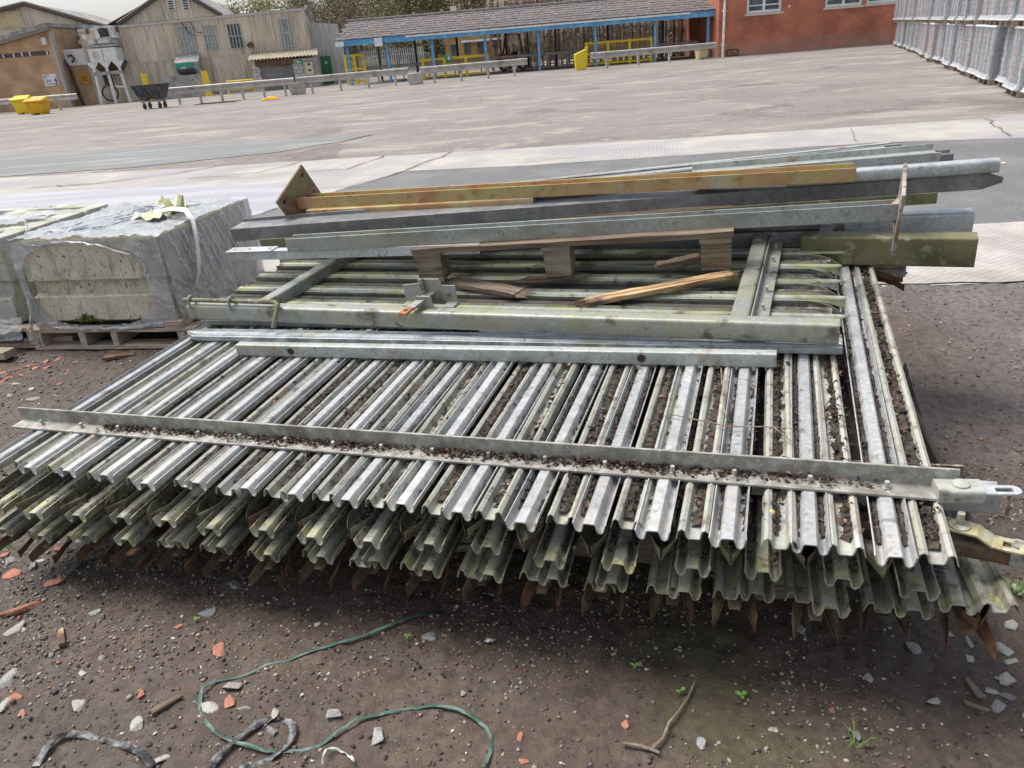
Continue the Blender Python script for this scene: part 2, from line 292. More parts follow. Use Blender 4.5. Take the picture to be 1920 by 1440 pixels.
wet_m = PM('damp bluish concrete', (.34, .335, .36), [L((.42, .415, .43), 1.2, .45, .6, st=(.4, 2, 1)), L((.34, .33, .35), 30, .55, .66, a=.5)], rough=.55, rnd=False, bump=(60, .2, .004))
sheet('damp_concrete_slab', [(-9.5, 8.2), (-2.75, 8.2), (-2.15, 9.4), (-3.0, 10.6), (-5.5, 11.4), (-10, 12.2)], .004, wet_m)
# cracks and joints in the concrete
crack_m = PM('dark joint', (.20, .175, .155), rough=.9)
def crack(pts, w=.03):
    w = w * .55
    P = [gz(*p) for p in pts]; vs = []; 
    Q = []
    for a, b in zip(P[:-1], P[1:]):
        for t in np.linspace(0, 1, 7)[:-1]: Q.append(a + (b - a) * t + np.array([rng.normal(0, .03), rng.normal(0, .03), 0]))
    Q.append(P[-1])
    for k, q in enumerate(Q):
        t = unit(Q[min(k + 1, len(Q) - 1)] - Q[max(k - 1, 0)]); n = np.array([-t[1], t[0], 0]); ww = w * (.4 + rng.random())
        vs += [q + n * ww / 2 + [0, 0, .013], q - n * ww / 2 + [0, 0, .013]]
    struct(MB().add(vs, [(2 * i, 2 * i + 1, 2 * i + 3, 2 * i + 2) for i in range(len(Q) - 1)]).build('concrete_joint', crack_m, sharp=0))
for p, w in (([(1849, 223), (1868, 238), (1895, 256)], .05), ([(850, 285), (760, 320)], .05), ([(757, 322), (665, 348), (570, 378), (491, 402)], .06), ([(460, 303), (330, 325), (180, 345), (60, 352)], .06),
             ([(590, 298), (480, 325), (350, 335)], .05), ([(725, 292), (650, 318), (580, 322)], .05), ([(0, 334), (420, 311), (570, 297), (850, 285), (1200, 264)], .03), ([(1000, 311), (1350, 287), (1642, 268), (1920, 259)], .03), ([(1594, 240), (1610, 268)], .02), ([(700, 252), (560, 285), (480, 305)], .04)): crack(p, w)
# mud in front: one finely modelled sheet
gx = np.arange(-5.2, 4.4, .0125); gy = np.concatenate([np.arange(.55, 2.4, .0115), np.arange(2.4, 6.6, .03)])
X, Y = np.meshgrid(gx, gy)
ed = 4.37 - .2 * (X - 2.34) + .05 * (fbm(X * 3, Y * 3) - .5) * 2
h = .06 * (fbm(X * 1.1 + 5, Y * 1.1) - .5) + .03 * (fbm(X * 6, Y * 6) - .5) + .012 * (fbm(X * 26, Y * 26, 3) - .5)
clod = np.clip(fbm(X * 38 + 9, Y * 38, 2) - .55, 0, 1) * .03 * np.clip(fbm(X * 2.2, Y * 2.2 + 3) * 3 - .9, 0, 1)
Z = h + clod - .004 + .012
tarm = np.clip((X - 1.35 - .25 * (Y - 2)) * 1.6 + (fbm(X * 1.5, Y * 1.5) - .5) * 1.6, 0, 1) * np.clip((Y - 1.35) * 1.5, 0, 1)      # gravelly tarmac on the right
grav = np.clip((-X - .9) * 1.3 + (fbm(X * 1.7 + 40, Y * 1.7) - .5) * 2.2, 0, 1)                                                # rubble on the left
Z = Z * (1 - .6 * tarm)
Z = np.where(Y > ed, np.minimum(Z, -.02 - (Y - ed) * .3), Z)
Z = Z - .08 * np.clip((Y - ed + .05) / .1, 0, 1)
def mix(a, b, t): return a + (b - a) * t[..., None]
C = np.zeros(X.shape + (3,)) + np.array([.090, .065, .050])
C = mix(C, np.array([.142, .126, .117]), tarm); C = mix(C, np.array([.085, .066, .055]), grav * .8)
C *= (.8 + .5 * fbm(X * 3 + 3, Y * 3))[..., None]
C *= (.75 + .5 * vnoise(X * 60, Y * 60))[..., None]
mossy = np.clip(fbm(X * 2.3 + 70, Y * 2.3 + 11) * 4 - 2.35, 0, 1) * (1 - tarm) * .55
C = mix(C, np.array([.085, .09, .03]), mossy)
ny, nx = X.shape; idx = np.arange(ny * nx).reshape(ny, nx)
Fq = np.stack([idx[:-1, :-1], idx[:-1, 1:], idx[1:, 1:], idx[1:, :-1]], -1).reshape(-1, 4)
mud_mat = PM('mud and grit', (.1, .1, .1), [L((.045, .036, .03), 30, .5, .62, a=.55), L((.17, .135, .11), 45, .58, .68, a=.4)], attr='Col', rough=.68, rnd=False, bump=[(160, .6, .004), (50, .5, .01)])
struct(raw('mud_ground', np.stack([X, Y, Z], -1).reshape(-1, 3), Fq, mud_mat, colr=C.reshape(-1, 3)))
def ground_h(x, y):
    i = int(np.clip(np.searchsorted(gy, y), 1, ny - 1)); j = int(np.clip(np.searchsorted(gx, x), 1, nx - 1)); return float(Z[i, j])
# pebbles: too many to count
phi = (1 + 5 ** .5) / 2
ICO = np.array([(-1, phi, 0), (1, phi, 0), (-1, -phi, 0), (1, -phi, 0), (0, -1, phi), (0, 1, phi), (0, -1, -phi), (0, 1, -phi), (phi, 0, -1), (phi, 0, 1), (-phi, 0, -1), (-phi, 0, 1)]) / 1.9
ICF = np.array([(0, 11, 5), (0, 5, 1), (0, 1, 7), (0, 7, 10), (0, 10, 11), (1, 5, 9), (5, 11, 4), (11, 10, 2), (10, 7, 6), (7, 1, 8), (3, 9, 4), (3, 4, 2), (3, 2, 6), (3, 6, 8), (3, 8, 9), (4, 9, 5), (2, 4, 11), (6, 2, 10), (8, 6, 7), (9, 8, 1)])
def scatter(n, xr, yr, smin, smax, palette, weights, dens, flat=.6, ang=.25, power=3):
    x = rng.uniform(*xr, n * 3); y = rng.uniform(*yr, n * 3); keep = rng.random(n * 3) < dens(x, y); x = x[keep][:n]; y = y[keep][:n]; n = len(x)
    s = smin + (smax - smin) * rng.random(n) ** power
    iy = np.clip(np.searchsorted(gy, y), 1, ny - 1); ix = np.clip(np.searchsorted(gx, x), 1, nx - 1); z = Z[iy, ix]
    V = ICO[None] * (1 + rng.normal(0, ang, (n, 12, 1))) * s[:, None, None] * .5
    V = V * np.stack([rng.uniform(.7, 1.4, n), rng.uniform(.6, 1.1, n), np.full(n, flat) * rng.uniform(.6, 1.2, n)], -1)[:, None, :]
    a = rng.uniform(0, 6.28, n); c, s_ = np.cos(a)[:, None], np.sin(a)[:, None]
    V = np.stack([V[..., 0] * c - V[..., 1] * s_, V[..., 0] * s_ + V[..., 1] * c, V[..., 2] + .15 * V[..., 0] * rng.normal(0, 1, (n, 1))], -1)
    V += np.stack([x, y, z + s * .12], -1)[:, None, :]
    cc = np.array(palette)[rng.choice(len(palette), n, p=np.array(weights) / sum(weights))] * rng.uniform(.6, 1.15, (n, 1))
    Fs = (ICF[None] + 12 * np.arange(n)[:, None, None]).reshape(-1, 3)
    return V.reshape(-1, 3), Fs, np.repeat(cc, 12, 0)
PAL = [(.14, .11, .09), (.22, .20, .18), (.33, .27, .2), (.42, .38, .32), (.55, .51, .45), (.36, .2, .1), (.30, .12, .08), (.08, .07, .065)]
A1 = scatter(17000, (-1.9, 1.9), (.9, 2.3), .003, .013, PAL, [7, 5, 5, 3, 1.4, 1, .5, 4], lambda x, y: np.clip(fbm(x * 3, y * 3) * 2.4 - .75, .06, 1), ang=.14)
A2 = scatter(13000, (-4, -.8), (1.2, 5), .005, .020, PAL, [6, 5, 2, 1.5, .8, .4, 1.2, 8], lambda x, y: np.clip((-x - .7) * 1.2, .1, 1), flat=.5, ang=.3)
A3 = scatter(7500, (.9, 4.2), (1.2, 4.6), .004, .016, PAL, [7, 5, 2, 2, 1.2, .5, .4, 7], lambda x, y: np.clip((x - .8) * .8, .1, 1) * (y < edge(x) - .03), flat=.5, ang=.3, power=4)
A4 = scatter(6000, (-1.9, 1.9), (1.05, 2.6), .003, .012, [(.05, .042, .036), (.07, .055, .045), (.10, .08, .06)], [4, 3, 2], lambda x, y: np.clip(fbm(x * 2 + 9, y * 2) * 2.4 - .7, .1, 1), flat=.45, ang=.4)
off = 0; VV = []; FF = []; CC = []
for v, f, c in (A1, A2, A3, A4): VV.append(v); FF.append(f + off); CC.append(c); off += len(v)
stuff(raw('pebbles', np.concatenate(VV), np.concatenate(FF), pebble_m, colr=np.concatenate(CC)), 'small mixed pebbles and grit scattered over the mud', 'pebbles')
# ------------------------------------------------------------------ palisade fence panels
WPROF = [(-.0365, .026), (-.031, .005), (-.025, .0), (-.0200, .003), (-.0158, .0205), (-.0115, .0255), (.0115, .0255), (.0158, .0205), (.0200, .003), (.025, .0), (.031, .005), (.0365, .026)]
def thick(p, t=.0028):
    up = [(x, z) for x, z in p]; lo = []
    for i, (x, z) in enumerate(p):
        a = p[max(i - 1, 0)]; b = p[min(i + 1, len(p) - 1)]; dx, dz = b[0] - a[0], b[1] - a[1]; l = math.hypot(dx, dz); lo.append((x + dz / l * t, z - dx / l * t))
    return up + lo[::-1]
def pale_mesh(name, L_, tip='flat', flip=False, seed=0, prof=WPROF, bend=.004):
    """one W-section pale, from its tip at y=0 back to y=L_"""
    r = random.Random(seed); mb = MB()
    P = [(x, (.026 - z) if flip else z) for x, z in prof]
    if flip: P = P[::-1]
    n = len(P)
    def ringset(sub, rings):
        poly = thick(sub); m = len(poly); cx = sum(p[0] for p in sub) / len(sub); vs = []
        for (y, sx, dx, dz) in rings: vs += [(cx + (x - cx) * sx + dx, y, z + dz) for x, z in poly]
        fs = [(k * m + i, k * m + (i + 1) % m, (k + 1) * m + (i + 1) % m, (k + 1) * m + i) for k in range(len(rings) - 1) for i in range(m)]
        fs += [tuple(range(m))[::-1], tuple(range((len(rings) - 1) * m, len(rings) * m))]; mb.add(vs, fs)
    w = [r.uniform(-1, 1) for _ in range(3)]
    def body(y0): return [(y0 + (L_ - y0) * k / 7, 1, bend * w[0] * math.sin(3 * k / 7 + w[1]), bend * .6 * w[2] * math.sin(2.4 * k / 7)) for k in range(8)]
    if tip == 'flat':
        b = body(0); ringset(P, [(0, 1.03, b[0][2], b[0][3] - .001)] + [(.02, 1, b[0][2], b[0][3])] + b[1:])
    elif tip == 'point':
        b = body(.06); ringset(P, [(0, .10, b[0][2], .004), (.03, .62, b[0][2], .002)] + b)
    else:                                            # three prongs, the outer ones splayed
        k1, k2 = n // 3, n - n // 3; b = body(.12); ringset(P, b); d = b[0][2]
        s1 = .022 if tip == 'splay' else .020
        if tip == 'splaywide':
            ringset(P[k1:k2], [(.03, .75, d, .0), (.045, 1, d, 0), (.122, 1, d, 0)])
            for sg, sub_ in ((-1, P[:k1]), (1, P[k2:])): ringset(sub_, [(0, .10, d + sg * s1, -.016), (.025, .7, d + sg * s1 * .85, -.012), (.07, 1.1, d + sg * s1 * .45, -.006), (.122, 1, d, 0)])
            return mb.mesh(name, 30)
        ringset(P[k1:k2], [(0, .35, d, .0), (.02, .9, d, 0), (.122, 1, d, 0)])
        ringset(P[:k1], [(.012, .15, d - s1, -.035), (.05, .6, d - s1 * .5, -.014), (.09, .9, d - s1 * .12, -.003), (.122, 1, d, 0)])
        ringset(P[k2:], [(.005, .15, d + s1, -.035), (.05, .6, d + s1 * .5, -.014), (.09, .9, d + s1 * .12, -.003), (.122, 1, d, 0)])
    return mb.mesh(name, 30)
UPROF = [(-.031, .028), (-.027, .006), (-.019, .0), (.0, -.001), (.019, .0), (.027, .006), (.031, .028)]
def angle_mesh(L_, leg=.055, t=.007, back=True):
    # horizontal leg towards -y, upright leg at y=0
    mb = MB(); mb.prism([(-leg, 0), (0, 0), (0, leg), (-t, leg), (-t, t), (-leg, t)], (0, 0, 0), (L_, 0, 0), (0, 1, 0), (0, 0, 1), segs=10)
    return mb
ROT5 = lambda a: Matrix.Rotation(a, 4, 'Z')
PF = basis(O0, U_, V_, N_)
bolt_me = MB().tube([(0, 0, 0), (0, 0, .020)], .0055, 8).tube([(0, 0, .0), (0, 0, .004)], .009, 6).mesh('bolt', 35)
def panel(label, h, phase, b0, slope, mat, tip, flip=False, length=2.0, prof=WPROF, rails=(), first=0, count=17, bend=.004, bolts=False, railmat=None, drop=0.0, jit=.004, variants=3, sx=1.0):
    yaw = math.atan(slope / PITCH)                       # tips recede towards one end: the whole panel is turned a little
    M = PF @ Matrix.Translation((0, 0, h)) @ Matrix.Translation((phase * PITCH, b0, 0)) @ ROT5(yaw)
    t = thing('palisade_fence', label, 'fence panel', M, 'palisade fence panels stacked flat in the pile')
    mes = [pale_mesh('pale', length, tip, flip, seed=k + int(h * 1000), prof=prof, bend=bend) for k in range(variants)]
    for me in mes: me.materials.append(mat)
    for i in range(first, first + count):
        o = link('pale', mes[i % variants], None, t, loc=(i * PITCH * sx + rng.normal(0, jit), rng.normal(0, .008), rng.normal(0, .0015)), rot=(rng.normal(0, .0015), rng.normal(0, .03), rng.normal(0, .004)))
    for (y, z, up) in rails:
        me = angle_mesh(2.87)
        ro = me.build('rail', railmat or galv, t, bevel=.0012); ro.location = (-.13, y, z); 
        if not up: ro.rotation_euler = (math.pi, 0, 0)
        if bolts and up:
            for i in range(first, first + count): link('bolt', bolt_me, galv_lichen, ro, loc=(.13 + i * PITCH + rng.normal(0, .004), -.027, .005), rot=(rng.normal(0, .06), rng.normal(0, .06), 0))
    return t
rail_m = PM('grey rail steel', (.28, .27, .245), [L((.42, .41, .37), 26, .46, .6), L((.17, .15, .125), 10, .5, .64, a=.8), L((.52, .53, .52), 80, .6, .7), L((.30, .31, .14), 6, .56, .66, a=.6, grad=(0, 2.0, 2.7))], rough=.55, metal=.2, bump=(140, .25, .002))
p1 = panel('top palisade fence panel with grey angle rail and bolts across its pales', -.026, 0, -.236, 0, galv, 'flat', rails=((.236 + .02, .026, True), (1.86, .026, True)), bolts=True, railmat=rail_m)
p2 = panel('palisade fence panel turned face down, its pales nested between the top ones', -.030, .64, -.222, .0006, galv_lichen, 'flat', flip=True, rails=((.27, -.004, False), (1.85, -.004, False)), first=0, count=17, bend=.008, jit=.008, sx=.991)
p3 = panel('palisade fence panel with yellow green square pale ends, second layer down', -.126, .42, -.318, .0065, galv_green, 'flat', rails=((.40, .026, True), (1.90, .026, True)), railmat=galv_dirty_shade, jit=.006)
p4 = panel('palisade fence panel with pointed trough pales full of dirt, second layer down', -.118, .0, -.318, .0095, galv_dirty_shade, 'point', prof=UPROF, rails=((.32, -.004, False), (1.86, -.004, False)), railmat=rust, jit=.006)
p5 = panel('palisade fence panel with dull olive pale ends, third layer down', -.212, .36, -.322, .0085, galv_green, 'flat', rails=((.38, .026, True), (1.88, .026, True)), railmat=galv_dirty_shade, jit=.006)
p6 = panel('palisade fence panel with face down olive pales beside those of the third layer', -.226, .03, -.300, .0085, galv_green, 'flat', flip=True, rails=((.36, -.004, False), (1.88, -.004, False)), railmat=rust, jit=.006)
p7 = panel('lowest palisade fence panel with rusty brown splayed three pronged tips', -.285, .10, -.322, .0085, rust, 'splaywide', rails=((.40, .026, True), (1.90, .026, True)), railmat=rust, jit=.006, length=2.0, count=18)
# pales that have slid out at the near right corner
for k, (pa, pb_, h_, mt, tp, fl, lab) in enumerate((((1874, 1150), (1795, 985), -.19, galv_green, 'flat', True, 'mossy yellow green loose pale fanned out at the near right corner'), ((1795, 1150), (1745, 960), -.215, galv_green, 'flat', False, 'dull olive loose pale beside the fanned out one at the near right corner'), ((1835, 1182), (1770, 1010), -.255, rust, 'point', False, 'rusty loose pale lowest at the near right corner'))):
    M, l = frame(pile(*pa, h_), pile(*pb_, h_), N_); me = pale_mesh('loose_pale', 1.2, tp, fl, seed=60 + k); o = link('loose_pale', me, mt); o.matrix_world = M @ Matrix.Rotation(-math.pi / 2, 4, 'Z'); tag(o, lab, 'pale', 'loose pales at the near right corner')
# timbers that carry the stack
for yb in (.22, 1.30):
    A = O0 + U_ * .1 + V_ * yb; B = O0 + U_ * 2.75 + V_ * yb; A[2] -= .322; B[2] -= .322
    M, l = frame(A - np.array([0, 0, .12]), B - np.array([0, 0, .12]))
    hgt = .12
    t = MB(); t.v = []; t.box(0, l, -.05, .05, 0, hgt)
    o = t.build('timber_bearer', wood_old, None, bevel=.004); o.matrix_world = M
    tag(o, 'timber bearer under the %s of the fence panel stack' % ('front' if yb < 1 else 'rear'), 'timber', 'timbers under the stack')
    # packing blocks down to the ground
    for k in (.15, .5, .85):
        p = M @ Vector((l * k, 0, 0)); g = ground_h(p.x, p.y) - .02
        tag(MB().box(p.x - .1, p.x + .1, p.y - .06, p.y + .06, g, p.z - .001).build('packing_block', wood_old, bevel=.004), '%s wooden packing block under the %s bearer of the stack' % ({.15: 'left', .5: 'middle', .85: 'right'}[k], 'front' if yb < 1 else 'rear'), 'block', 'packing blocks under the stack')
# fish plates and brackets at the right end
def pp(a, b, h): return O0 + U_ * a + V_ * b + N_ * h
Mr, _ = frame(pile(1786, 948, -.004), pile(1912, 950, -.004), N_)
def bolt_disc(mb, x, y, z, r=.016, hh=.008): mb.tube([(x, y, z), (x, y, z + hh * .6), (x, y, z + hh)], [r, r, r * .6], 12)
def slotted(mb, x0, x1, y0, y1, z, t, sx0, sx1):
    yc = (y0 + y1) / 2; w = (y1 - y0) * .22
    mb.box(x0, sx0, y0, y1, z, z + t); mb.box(sx0, sx1, y0, yc - w, z, z + t); mb.box(sx0, sx1, yc + w, y1, z, z + t)
    r = (y1 - y0) / 2; n = 8
    arc = [(sx1, y0)] + [(sx1 + r * math.cos(a), yc + r * math.sin(a)) for a in np.linspace(-math.pi / 2, math.pi / 2, n)][1:-1] + [(sx1, y1)]
    mb.prism(arc, (0, 0, z), (0, 0, z + t), (1, 0, 0), (0, 1, 0))
t = thing('fish_plate', 'pale galvanised slotted fish plate bolted to the right end of the top rail', 'bracket', Mr, 'fish plates at the right end of the stack')
mb = MB(); mb.prism(rrect(.055, .035, .008), (-.03, 0, .002), (.062, 0, .002), (0, 1, 0), (0, 0, 1)); mb.build('clamp', galv_lichen, t)
mb = MB(); bolt_disc(mb, .02, .028, .036, .018); mb.build('bolt_head', galv_lichen, t)
mb = MB(); slotted(mb, .056, .09, .012, .046, .018, .006, .09, .125); mb.build('slotted_plate', galv_bright, t, bevel=.001)
mb = MB(); mb.tube([(.085, .04, .014), (.118, .04, .012), (.126, .04, .004), (.126, .036, -.05)], .0045, 8); mb.build('hook_rod', galv_dirty_shade, t)
Mr, _ = frame(pile(1795, 1000, -.055), pile(1915, 1030, -.055), N_)
t = thing('fish_plate', 'yellowed steel strap with a slotted end and a bolt, below the top rail', 'bracket', Mr, 'fish plates at the right end of the stack')
mb = MB(); mb.prism([(-.05, 0), (.035, 0), (.065, -.018), (.075, -.018), (.075, -.012), (.067, -.012), (.037, .006), (-.05, .006)], (0, 0, 0), (0, .045, 0), (1, 0, 0), (0, 0, 1)); slotted(mb, .0745, .085, .0, .045, -.018, .006, .085, .115); mb.build('strap', PM('yellowed zinc', (.46, .40, .22), [L((.55, .52, .4), 30, .45, .6), L((.25, .17, .08), 14, .55, .66)], rough=.55, metal=.3), t, bevel=.001)
mb = MB(); mb.tube([(.0, .022, .006), (.0, .022, .04)], .008, 10); bolt_disc(mb, 0, .022, .006, .022, .006); mb.build('bolt', galv_lichen, t)
Mr, l = frame(pile(1790, 1045, -.12), pile(1960, 1078, -.12), N_)
t = thing('rail_tube', 'rusty rail end with a white riveted cap sticking out at the right', 'rail', Mr)
MB().prism(rrect(.05, .045, .012), (-.35, 0, 0), (l * .62, 0, 0), (0, 1, 0), (0, 0, 1)).build('tube', rust, t)
mb = MB(); mb.prism(rrect(.053, .048, .012, x0=-.0015, y0=-.0015), (l * .6, 0, 0), (l, 0, 0), (0, 1, 0), (0, 0, 1)); mb.build('end_cap', galv_lichen, t)
mb = MB(); bolt_disc(mb, l * .68, .025, .047, .016, .006); mb.build('rivet', galv_lichen, t)
# ------------------------------------------------------------------ litter lying in the troughs
def litter(n, place, smin, smax, pal, w):
    """curled leaf scraps, two triangles each; place() gives world points and an up vector"""
    P = place(n); n = len(P); s = rng.uniform(smin, smax, n) * rng.uniform(.6, 1.3, n)
    a = rng.uniform(0, 6.28, n); tilt = rng.normal(0, .5, n); ax = np.stack([np.cos(a), np.sin(a), tilt], -1); ax /= np.linalg.norm(ax, axis=1)[:, None]
    bx = np.cross(np.tile([0, 0, 1.0], (n, 1)) + rng.normal(0, .35, (n, 3)), ax); bx /= np.linalg.norm(bx, axis=1)[:, None]; cx = np.cross(ax, bx)
    asp = rng.uniform(.25, .8, n)[:, None]; S = s[:, None]
    V = np.stack([P - ax * S, P + bx * S * asp + cx * S * rng.uniform(-.1, .5, (n, 1)), P + ax * S * rng.uniform(.6, 1, (n, 1)), P - bx * S * asp + cx * S * rng.uniform(-.1, .5, (n, 1))], 1)
    Fs = (np.array([[0, 1, 2], [0, 2, 3]])[None] + 4 * np.arange(n)[:, None, None]).reshape(-1, 3)
    cc = np.array(pal)[rng.choice(len(pal), n, p=np.array(w) / sum(w))] * rng.uniform(.6, 1.3, (n, 1))
    return V.reshape(-1, 3), Fs, np.repeat(cc, 4, 0)
LP = [(.035, .027, .021), (.055, .038, .028), (.09, .055, .037), (.15, .085, .055), (.24, .15, .10), (.020, .017, .015)]
def in_troughs(n):
    m = n * 6; i = rng.integers(0, 17, m); kind = rng.integers(0, 4, m); b = rng.uniform(-.16, 1.5, m)
    x = np.where(kind == 0, i * PITCH - .026, np.where(kind == 1, i * PITCH + .026, (i * .991 + .64) * PITCH)) + rng.normal(0, .006, m) * np.where(kind >= 2, 1.9, .75)
    z = -.026 + .004 + np.abs(rng.normal(0, .006, m)) * np.where(kind >= 2, 1.5, 1)
    u = x / 2.75
    d = np.clip(.10 + 1.0 * np.clip(u * 1.5 - .10, 0, 1), 0, 1) * np.clip(fbm(x * 5 + kind * 9, b * 3.2) * 3.4 - 1.1, .03, 1) * np.where(kind >= 2, 1.0, .55)
    d = np.where((b < .2) & (u < .35), d * .35, d)
    k = rng.random(m) < d; x, b, z = x[k][:n], b[k][:n], z[k][:n]
    return O0 + x[:, None] * U_ + b[:, None] * V_ + z[:, None] * N_
def on_rail(n):
    m = n * 4; a = rng.uniform(.25, 2.6, m); k = rng.random(m) < np.clip(fbm(a * 4, a * 0 + 3.3) * 3.2 - 1.05, .02, 1); a = a[k][:n]; n = len(a)
    b = .012 - np.abs(rng.normal(0, .016, n)); b = np.clip(b, -.026, .012); z = .008 + np.abs(rng.normal(0, .005, n))
    return O0 + a[:, None] * U_ + b[:, None] * V_ + z[:, None] * N_
def in_lower(n):
    i = rng.integers(0, 17, n); k = rng.random(n) < .5
    a = np.where(k, i * PITCH + .0, (i + .42) * PITCH + rng.choice([-.026, .026], n)) + rng.normal(0, .009, n); b = np.where(k, -.30 + .0095 * i, -.30 + .0065 * i) + rng.uniform(.02, .25, n)
    z = -.114 + .004 + np.abs(rng.normal(0, .005, n))
    return O0 + a[:, None] * U_ + b[:, None] * V_ + z[:, None] * N_
parts_ = [litter(17000, in_troughs, .004, .012, LP, [8, 8, 5, 2.2, .8, 6]), litter(2600, on_rail, .003, .010, LP, [6, 6, 5, 3, 1, 3]), litter(7000, in_lower, .003, .009, LP, [6, 4, 2, .6, .3, 8])]
off = 0; VV = []; FF = []; CC = []
for v, f, c in parts_: VV.append(v); FF.append(f + off); CC.append(c); off += len(v)
stuff(raw('leaf_litter', np.concatenate(VV), np.concatenate(FF), col_attr, colr=np.concatenate(CC), smooth=False), 'dark brown leaf litter lying in the grooves of the fence pales', 'leaf litter')
# soil clumped in the grooves; on the left half it paints in groove shade
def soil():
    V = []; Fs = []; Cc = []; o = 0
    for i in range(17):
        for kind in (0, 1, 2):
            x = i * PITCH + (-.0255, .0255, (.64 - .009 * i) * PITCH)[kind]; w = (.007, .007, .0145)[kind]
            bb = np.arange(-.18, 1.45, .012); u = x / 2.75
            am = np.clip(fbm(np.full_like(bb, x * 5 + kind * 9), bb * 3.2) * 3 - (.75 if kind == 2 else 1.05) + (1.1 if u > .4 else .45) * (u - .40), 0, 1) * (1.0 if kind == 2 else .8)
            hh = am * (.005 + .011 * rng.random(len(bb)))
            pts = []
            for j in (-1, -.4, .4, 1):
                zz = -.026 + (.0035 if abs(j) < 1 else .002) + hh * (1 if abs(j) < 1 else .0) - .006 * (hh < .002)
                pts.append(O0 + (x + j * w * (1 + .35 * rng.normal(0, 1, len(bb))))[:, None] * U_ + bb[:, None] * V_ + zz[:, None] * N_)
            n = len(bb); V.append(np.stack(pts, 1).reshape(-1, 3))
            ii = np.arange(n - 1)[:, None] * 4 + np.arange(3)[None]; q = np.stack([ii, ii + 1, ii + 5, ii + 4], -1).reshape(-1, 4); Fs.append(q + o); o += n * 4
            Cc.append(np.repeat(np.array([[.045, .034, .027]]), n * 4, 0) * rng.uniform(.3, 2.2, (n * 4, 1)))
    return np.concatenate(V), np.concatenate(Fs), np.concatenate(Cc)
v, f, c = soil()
stuff(raw('groove_soil_shade', v, f, col_attr, colr=c, smooth=False), 'dark soil and painted groove shade in the grooves of the fence pales', 'soil')
# ------------------------------------------------------------------ things lying on the panels
def bar_thing(name, label, cat, pa, pb, h, group=None, hb=None):
    A = pile(*pa, h); B = pile(*pb, hb if hb is not None else h); M, l = frame(A, B, N_)
    return thing(name, label, cat, M, group), l
def holes(t, xs, y, z, r=.011):
    for x in xs:
        mb = MB(); n = 14
        ring = [(math.cos(a) * r * 1.35, math.sin(a) * r * 1.35) for a in np.linspace(0, 2 * math.pi, n, endpoint=False)]
        mb.prism(ring, (x, y, z), (x, y - .002, z), (1, 0, 0), (0, 0, 1)); mb.build('rust_ring', rust, t)
        mb = MB(); mb.prism([(a * .74, b * .74) for a, b in ring], (x, y - .0021, z), (x, y - .0026, z), (1, 0, 0), (0, 0, 1)); mb.build('bolt_hole', black_rubber, t)
t, l = bar_thing('steel_bar', 'pale grey square steel bar with two rust ringed bolt holes', 'bar', (447, 667), (1455, 690), .003)
MB().prism(rrect(.036, .046, .004), (0, 0, 0), (l, 0, 0), (0, 1, 0), (0, 0, 1), segs=6).build('bar', galv_bar, t)
holes(t, (.245, 1.565), 0, .024)
def loose_pale(label, pa, pb, h, mat, tip='flat', roll=0, sc=1.0):
    A = pile(*pa, h); B = pile(*pb, h); M, l = frame(A, B, N_); M = M @ Matrix.Rotation(-math.pi / 2, 4, 'Z') @ Matrix.Rotation(roll, 4, 'Y')
    me = pale_mesh('loose_pale', l, tip, False, seed=int(pa[0]), prof=[(x * sc, z * sc) for x, z in WPROF])
    o = link('loose_pale', me, mat); o.matrix_world = M; tag(o, label, 'pale', 'loose pales lying on the stack'); return o
loose_pale('long bright loose fence pale lying between the steel bar and the gate', (355, 633), (1578, 657), .003, galv_bright, 'point')
loose_pale('loose fence pale showing just below the left half of the gate tube', (392, 604), (1120, 618), .003, galv)
loose_pale('silvery loose fence pale whose square end shows under the right end of the gate tube', (900, 633), (1578, 650), .004, galv_bright)
# ---- the gate leaf
gA = pile(357, 600, .05); gB = pile(1572, 648, .05); GM, GL = frame(gA, gB, N_); GI = GM.inverted()
gate = thing('gate', 'mossy galvanised palisade gate leaf lying on the panels with bolt and lock', 'gate', GM)
def gl(x, y, h):
    """photo pixel -> gate coordinates at height h above the gate's underside"""
    n = np.array(GM.to_3x3() @ Vector((0, 0, 1))); return GI @ Vector(onplane(x, y, np.array(GM @ Vector((0, 0, h))), n))
MB().prism(rrect(.06, .068, .011, 4), (0, 0, 0), (GL, 0, 0), (0, 1, 0), (0, 0, 1), segs=8).build('front_stile', galv_gate, gate)
yb_ = gl(1580, 452, 0).y
MB().prism(rrect(.06, .068, .011, 4), (.02, yb_, 0), (GL + .02, yb_, 0), (0, 1, 0), (0, 0, 1), segs=8).build('rear_stile', galv_gate, gate)
cr = gl(1365, 600, .066); cl = gl(505, 548, .066)
for cx, w_ in ((cr.x + .0, .06), (cl.x, .06)):
    o = MB().prism(rrect(w_, .06, .010, 4), (cx, .0605, .004), (cx, yb_ - .0005, .004), (1, 0, 0), (0, 0, 1), segs=5).build('cross_rail', galv_gate, gate)
MB().prism([(0, 0), (.052, 0), (.052, .005), (.005, .005), (.005, .036), (0, .036)], (cr.x + .064, .0605, .026), (cr.x + .064, yb_ - .001, .026), (1, 0, 0), (0, 0, 1), segs=4).build('angle_rail', galv_gate, gate, bevel=.001)
gy0 = [gl(1573, yy, .02).y for yy in (590, 556, 522, 494, 470)]
gpy = list(np.linspace(gy0[0], gy0[-1], 5)) ; gap = (gpy[-1] - gpy[0]) / 4
gpy = [gpy[0] + gap * k for k in range(0, 7)]; gpy = [y for y in gpy if y < yb_ - .03]
gme = [pale_mesh('pale', GL + .04, 'splay', False, seed=50 + k, bend=.003) for k in range(2)]
